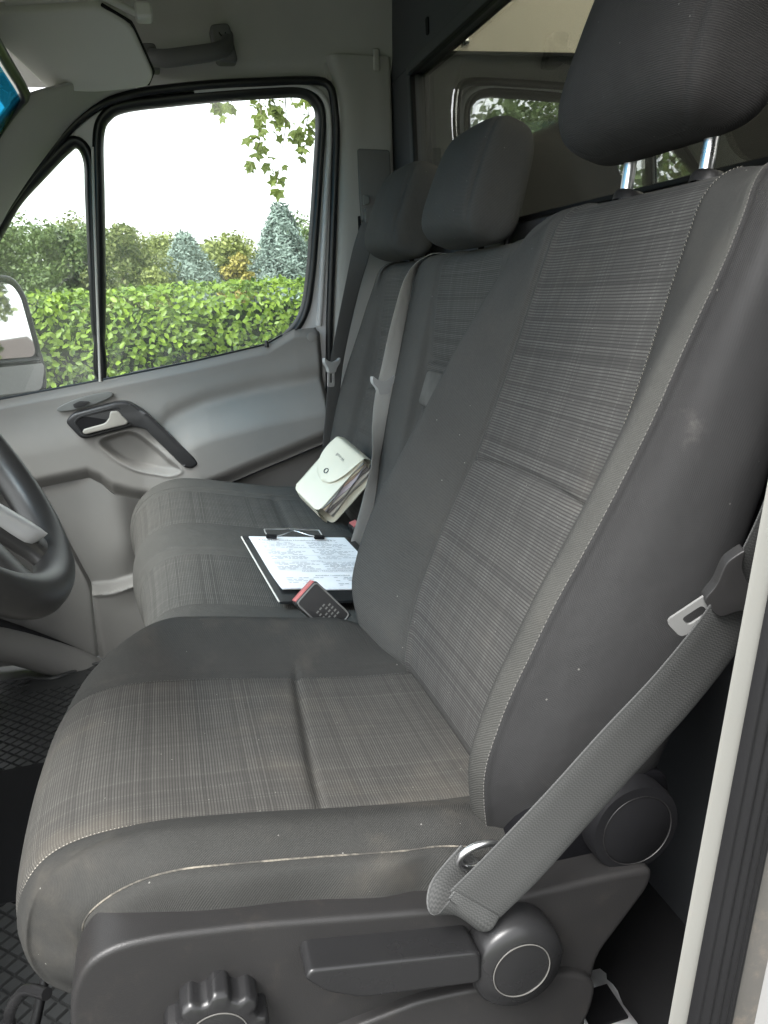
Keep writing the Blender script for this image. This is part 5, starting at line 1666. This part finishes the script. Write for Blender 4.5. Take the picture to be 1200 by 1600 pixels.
prism('back_cover', round_poly([(-0.004, 0), (LL, 0), (LL, SW + 0.004), (-0.004, SW + 0.004)], [0.02, 0.004, 0.02, 0.02], 5), lambda a, b, h: Pp(a, b, h), -TH - 0.003, -TH, m_pouch, po, 0.0006)
# flap: wraps from the back cover over the far end onto the front
Gf = []
for t in np.linspace(0, 1, 30):
    if t < 0.4:
        k = t / 0.4
        a = LL + 0.010 * math.sin(math.pi * k)
        h = -TH + (TH + 0.004) * k
        wd_ = 1.0
    else:
        k = (t - 0.4) / 0.6
        a = LL - 0.105 * k
        h = 0.004 + 0.006 * math.sin(math.pi * k)
        wd_ = math.sqrt(max(0.0, 1 - (max(0, k - 0.15) / 0.85) ** 2.2))
    Gf.append([Pp(a, SW * 0.5 + (j / 16 - 0.5) * SW * max(wd_, 0.02), h + 0.003 * math.sin(j / 16 * math.pi)) for j in range(17)])
flap = grid_obj('flap', np.array(Gf), m_pouch, po)
tube('snap_ring', [Pp(LL - 0.080 + 0.006 * math.cos(a), SW * 0.5 + 0.006 * math.sin(a), 0.0125) for a in np.linspace(0, 2 * math.pi, 24, endpoint=False)], 0.0011, m_bracket, po, 6, True)
text('Bovi-W', 0, 0, 0.011, m_switch, po, Pp(LL - 0.030, SW * 0.40, 0.0125), Sx, -Lx)
pcol = [(0.30, 0.31, 0.29), (0.70, 0.62, 0.46), (0.66, 0.50, 0.38), (0.58, 0.55, 0.60), (0.72, 0.70, 0.62), (0.22, 0.21, 0.20), (0.75, 0.74, 0.70), (0.62, 0.60, 0.55)]
for k in range(9):
    h = -0.004 - k * 0.0062
    jit = rng.uniform(-0.012, 0.0)
    Gs = []
    for i in range(8):
        a = 0.012 + (LL - 0.020) * i / 7
        Gs.append([Pp(a, SW * (0.15 + 0.85 * j / 4) + jit + 0.004 * math.sin(i * 1.1 + k), h + 0.0018 * math.sin(i * 0.9 + k * 1.7 + j * 0.6)) for j in range(5)])
    Gs = np.array(Gs)
    o = grid_obj('paper', Gs, flat('pouch_paper', pcol[k % len(pcol)], 0.8), po)
    md = o.modifiers.new('thick', 'SOLIDIFY')
    md.thickness = 0.0026
# spine joining front and back covers on the far side
prism('spine', [(0.01, 0), (LL, 0), (LL, 0.003), (0.01, 0.003)], Pp, -TH, 0.0, m_pouch, po)
Ge = np.array([[Pp(-0.004 - 0.006 * math.sin(math.pi * t) + 0.004 * (1 - t), b, -TH * t) for b in np.linspace(0.02, SW * 0.98, 8)] for t in np.linspace(0, 1, 8)])
grid_obj('end_gusset', Ge, m_pouch, po)

# ---- steering wheel
sw_o = empty('steering_wheel', (0, 0.537, 0.416), 'worn black steering wheel with silver spoke at the left edge', 'steering wheel')
tw = 1.011
we = np.array([0, -math.cos(tw), -math.sin(tw)])
wx = np.array([1.0, 0, 0])
wnrm = np.cross(wx, we)
if wnrm[2] < 0: wnrm = -wnrm
wc = np.array([0, 0.537, 0.416])
def Pw(r, a, h): return wc + r * (math.cos(a) * wx + math.sin(a) * we) + h * wnrm
RW = 0.193
ang = np.linspace(0, 2 * math.pi, 160, endpoint=False)
ths = np.arange(20) / 20 * 2 * np.pi
Gw = []
for a in ang:
    fat = 1.0 + 0.22 * math.exp(-((math.atan2(math.sin(a - 1.30), math.cos(a - 1.30))) / 0.30) ** 2) + 0.22 * math.exp(-((math.atan2(math.sin(a - 2.0), math.cos(a - 2.0))) / 0.30) ** 2)
    Gw.append([Pw(RW + 0.0185 * fat * math.cos(t), a, 0.0205 * math.sin(t)) for t in ths])
Gw.append(Gw[0])
grid_obj('rim', np.array(Gw), m_wheel, sw_o, closed_u=True)
def spoke(a0, silver):
    G = []
    for r in np.linspace(0.045, RW - 0.004, 16):
        k = (r - 0.045) / (RW - 0.049)
        w_ = 0.030 - 0.006 * k + 0.014 * sstep(np.array(k), 0.8, 1.0)
        G.append([wc + (r * math.cos(a0) * wx + r * math.sin(a0) * we) + (-math.sin(a0) * wx + math.cos(a0) * we) * w_ * math.cos(t) + wnrm * (0.012 * math.sin(t) - 0.02 * (1 - k)) for t in ths])
    grid_obj('spoke', np.array(G), m_wheel, sw_o, closed_u=True)
    if silver:
        G = []
        for r in np.linspace(0.06, RW - 0.030, 14):
            k = (r - 0.06) / (RW - 0.09)
            w_ = 0.020 * math.sqrt(max(0.02, 1 - max(0.0, (k - 0.8) / 0.2) ** 2))
            G.append([wc + (r * math.cos(a0) * wx + r * math.sin(a0) * we) + (-math.sin(a0) * wx + math.cos(a0) * we) * w_ * math.cos(t) + wnrm * (0.013 * math.sin(t) + 0.006 - 0.02 * (1 - k)) for t in ths])
        grid_obj('spoke_trim', np.array(G), m_silver, sw_o, closed_u=True)
for a0 in (1.30, 1.95, -0.15, 3.29):
    spoke(a0, a0 == 1.30)
disc('hub_cover', wc - wnrm * 0.03, tuple(wnrm), [(0.085, -0.03), (0.085, 0.015), (0.075, 0.03), (0.045, 0.038), (0.0003, 0.04)], m_blackplastic, sw_o, 48)
tube('column', [tuple(wc - wnrm * 0.05), tuple(wc - wnrm * 0.30)], 0.045, m_blackplastic, sw_o, 20)
# dashboard (mostly left of the frame, also shades the footwell)
da_ = empty('dashboard', (0.5, 1.0, 0.2), 'dark dashboard at the left edge', kind='structure')
G = np.array([spline([(x, 0.98, -0.20), (x, 0.86, 0.02), (x, 0.84, 0.20), (x, 0.90, 0.30), (x, 1.10, 0.34), (x, 1.35, 0.30)], 24) for x in np.linspace(-0.42, 1.36, 20)])
grid_obj('dash_shell', G, m_blackplastic, da_)
box('firewall', (0.5, 1.30, -0.1), (1.9, 0.04, 0.8), m_dark, da_)

# ---- house and trees seen in the mirror
hs_o = empty('brick_house', (9.5, -110, GZ), 'distant brick house with pale windows seen in the door mirror', 'house')
m_brick = plastic('brick', (0.26, 0.15, 0.11), 0.9, 0.2, 30, var=0.2)
m_roof = plastic('roof_tile', (0.10, 0.08, 0.08), 0.8, 0.2, 30)
box('wall', (9.5, -110, GZ + 3.0), (7, 8, 6.0), m_brick, hs_o)
prism('roof', [(5.6, GZ + 6.0), (13.4, GZ + 6.0), (11.2, GZ + 9.0), (7.8, GZ + 9.0)], lambda a, b, h: (a, -114.4 + h, b), 0, 8.8, m_roof, hs_o)
for fx in (6.9, 8.6, 10.4, 12.1):
    for fz in (1.6, 4.4):
        w_ = box('window', (fx, -105.96, GZ + fz), (0.9, 0.10, 1.5), flat('window_white', (0.75, 0.75, 0.72), 0.5), hs_o)
        box('pane', (fx, -105.90, GZ + fz), (0.66, 0.04, 1.2), flat('window_dark', (0.05, 0.06, 0.07), 0.1), w_)
blob_tree('dark street tree behind the van seen in the door mirror', 'tree', (14, -70, GZ), 12.0, 4.0, m_t1, 9000, 0.40, 0.2, 'round', 'street trees behind the van', 0.25)
blob_tree('olive street tree behind the van seen in the door mirror', 'tree', (3.2, -40, GZ), 10.5, 2.4, m_t2, 6000, 0.35, 0.2, 'round', 'street trees behind the van', 0.3)
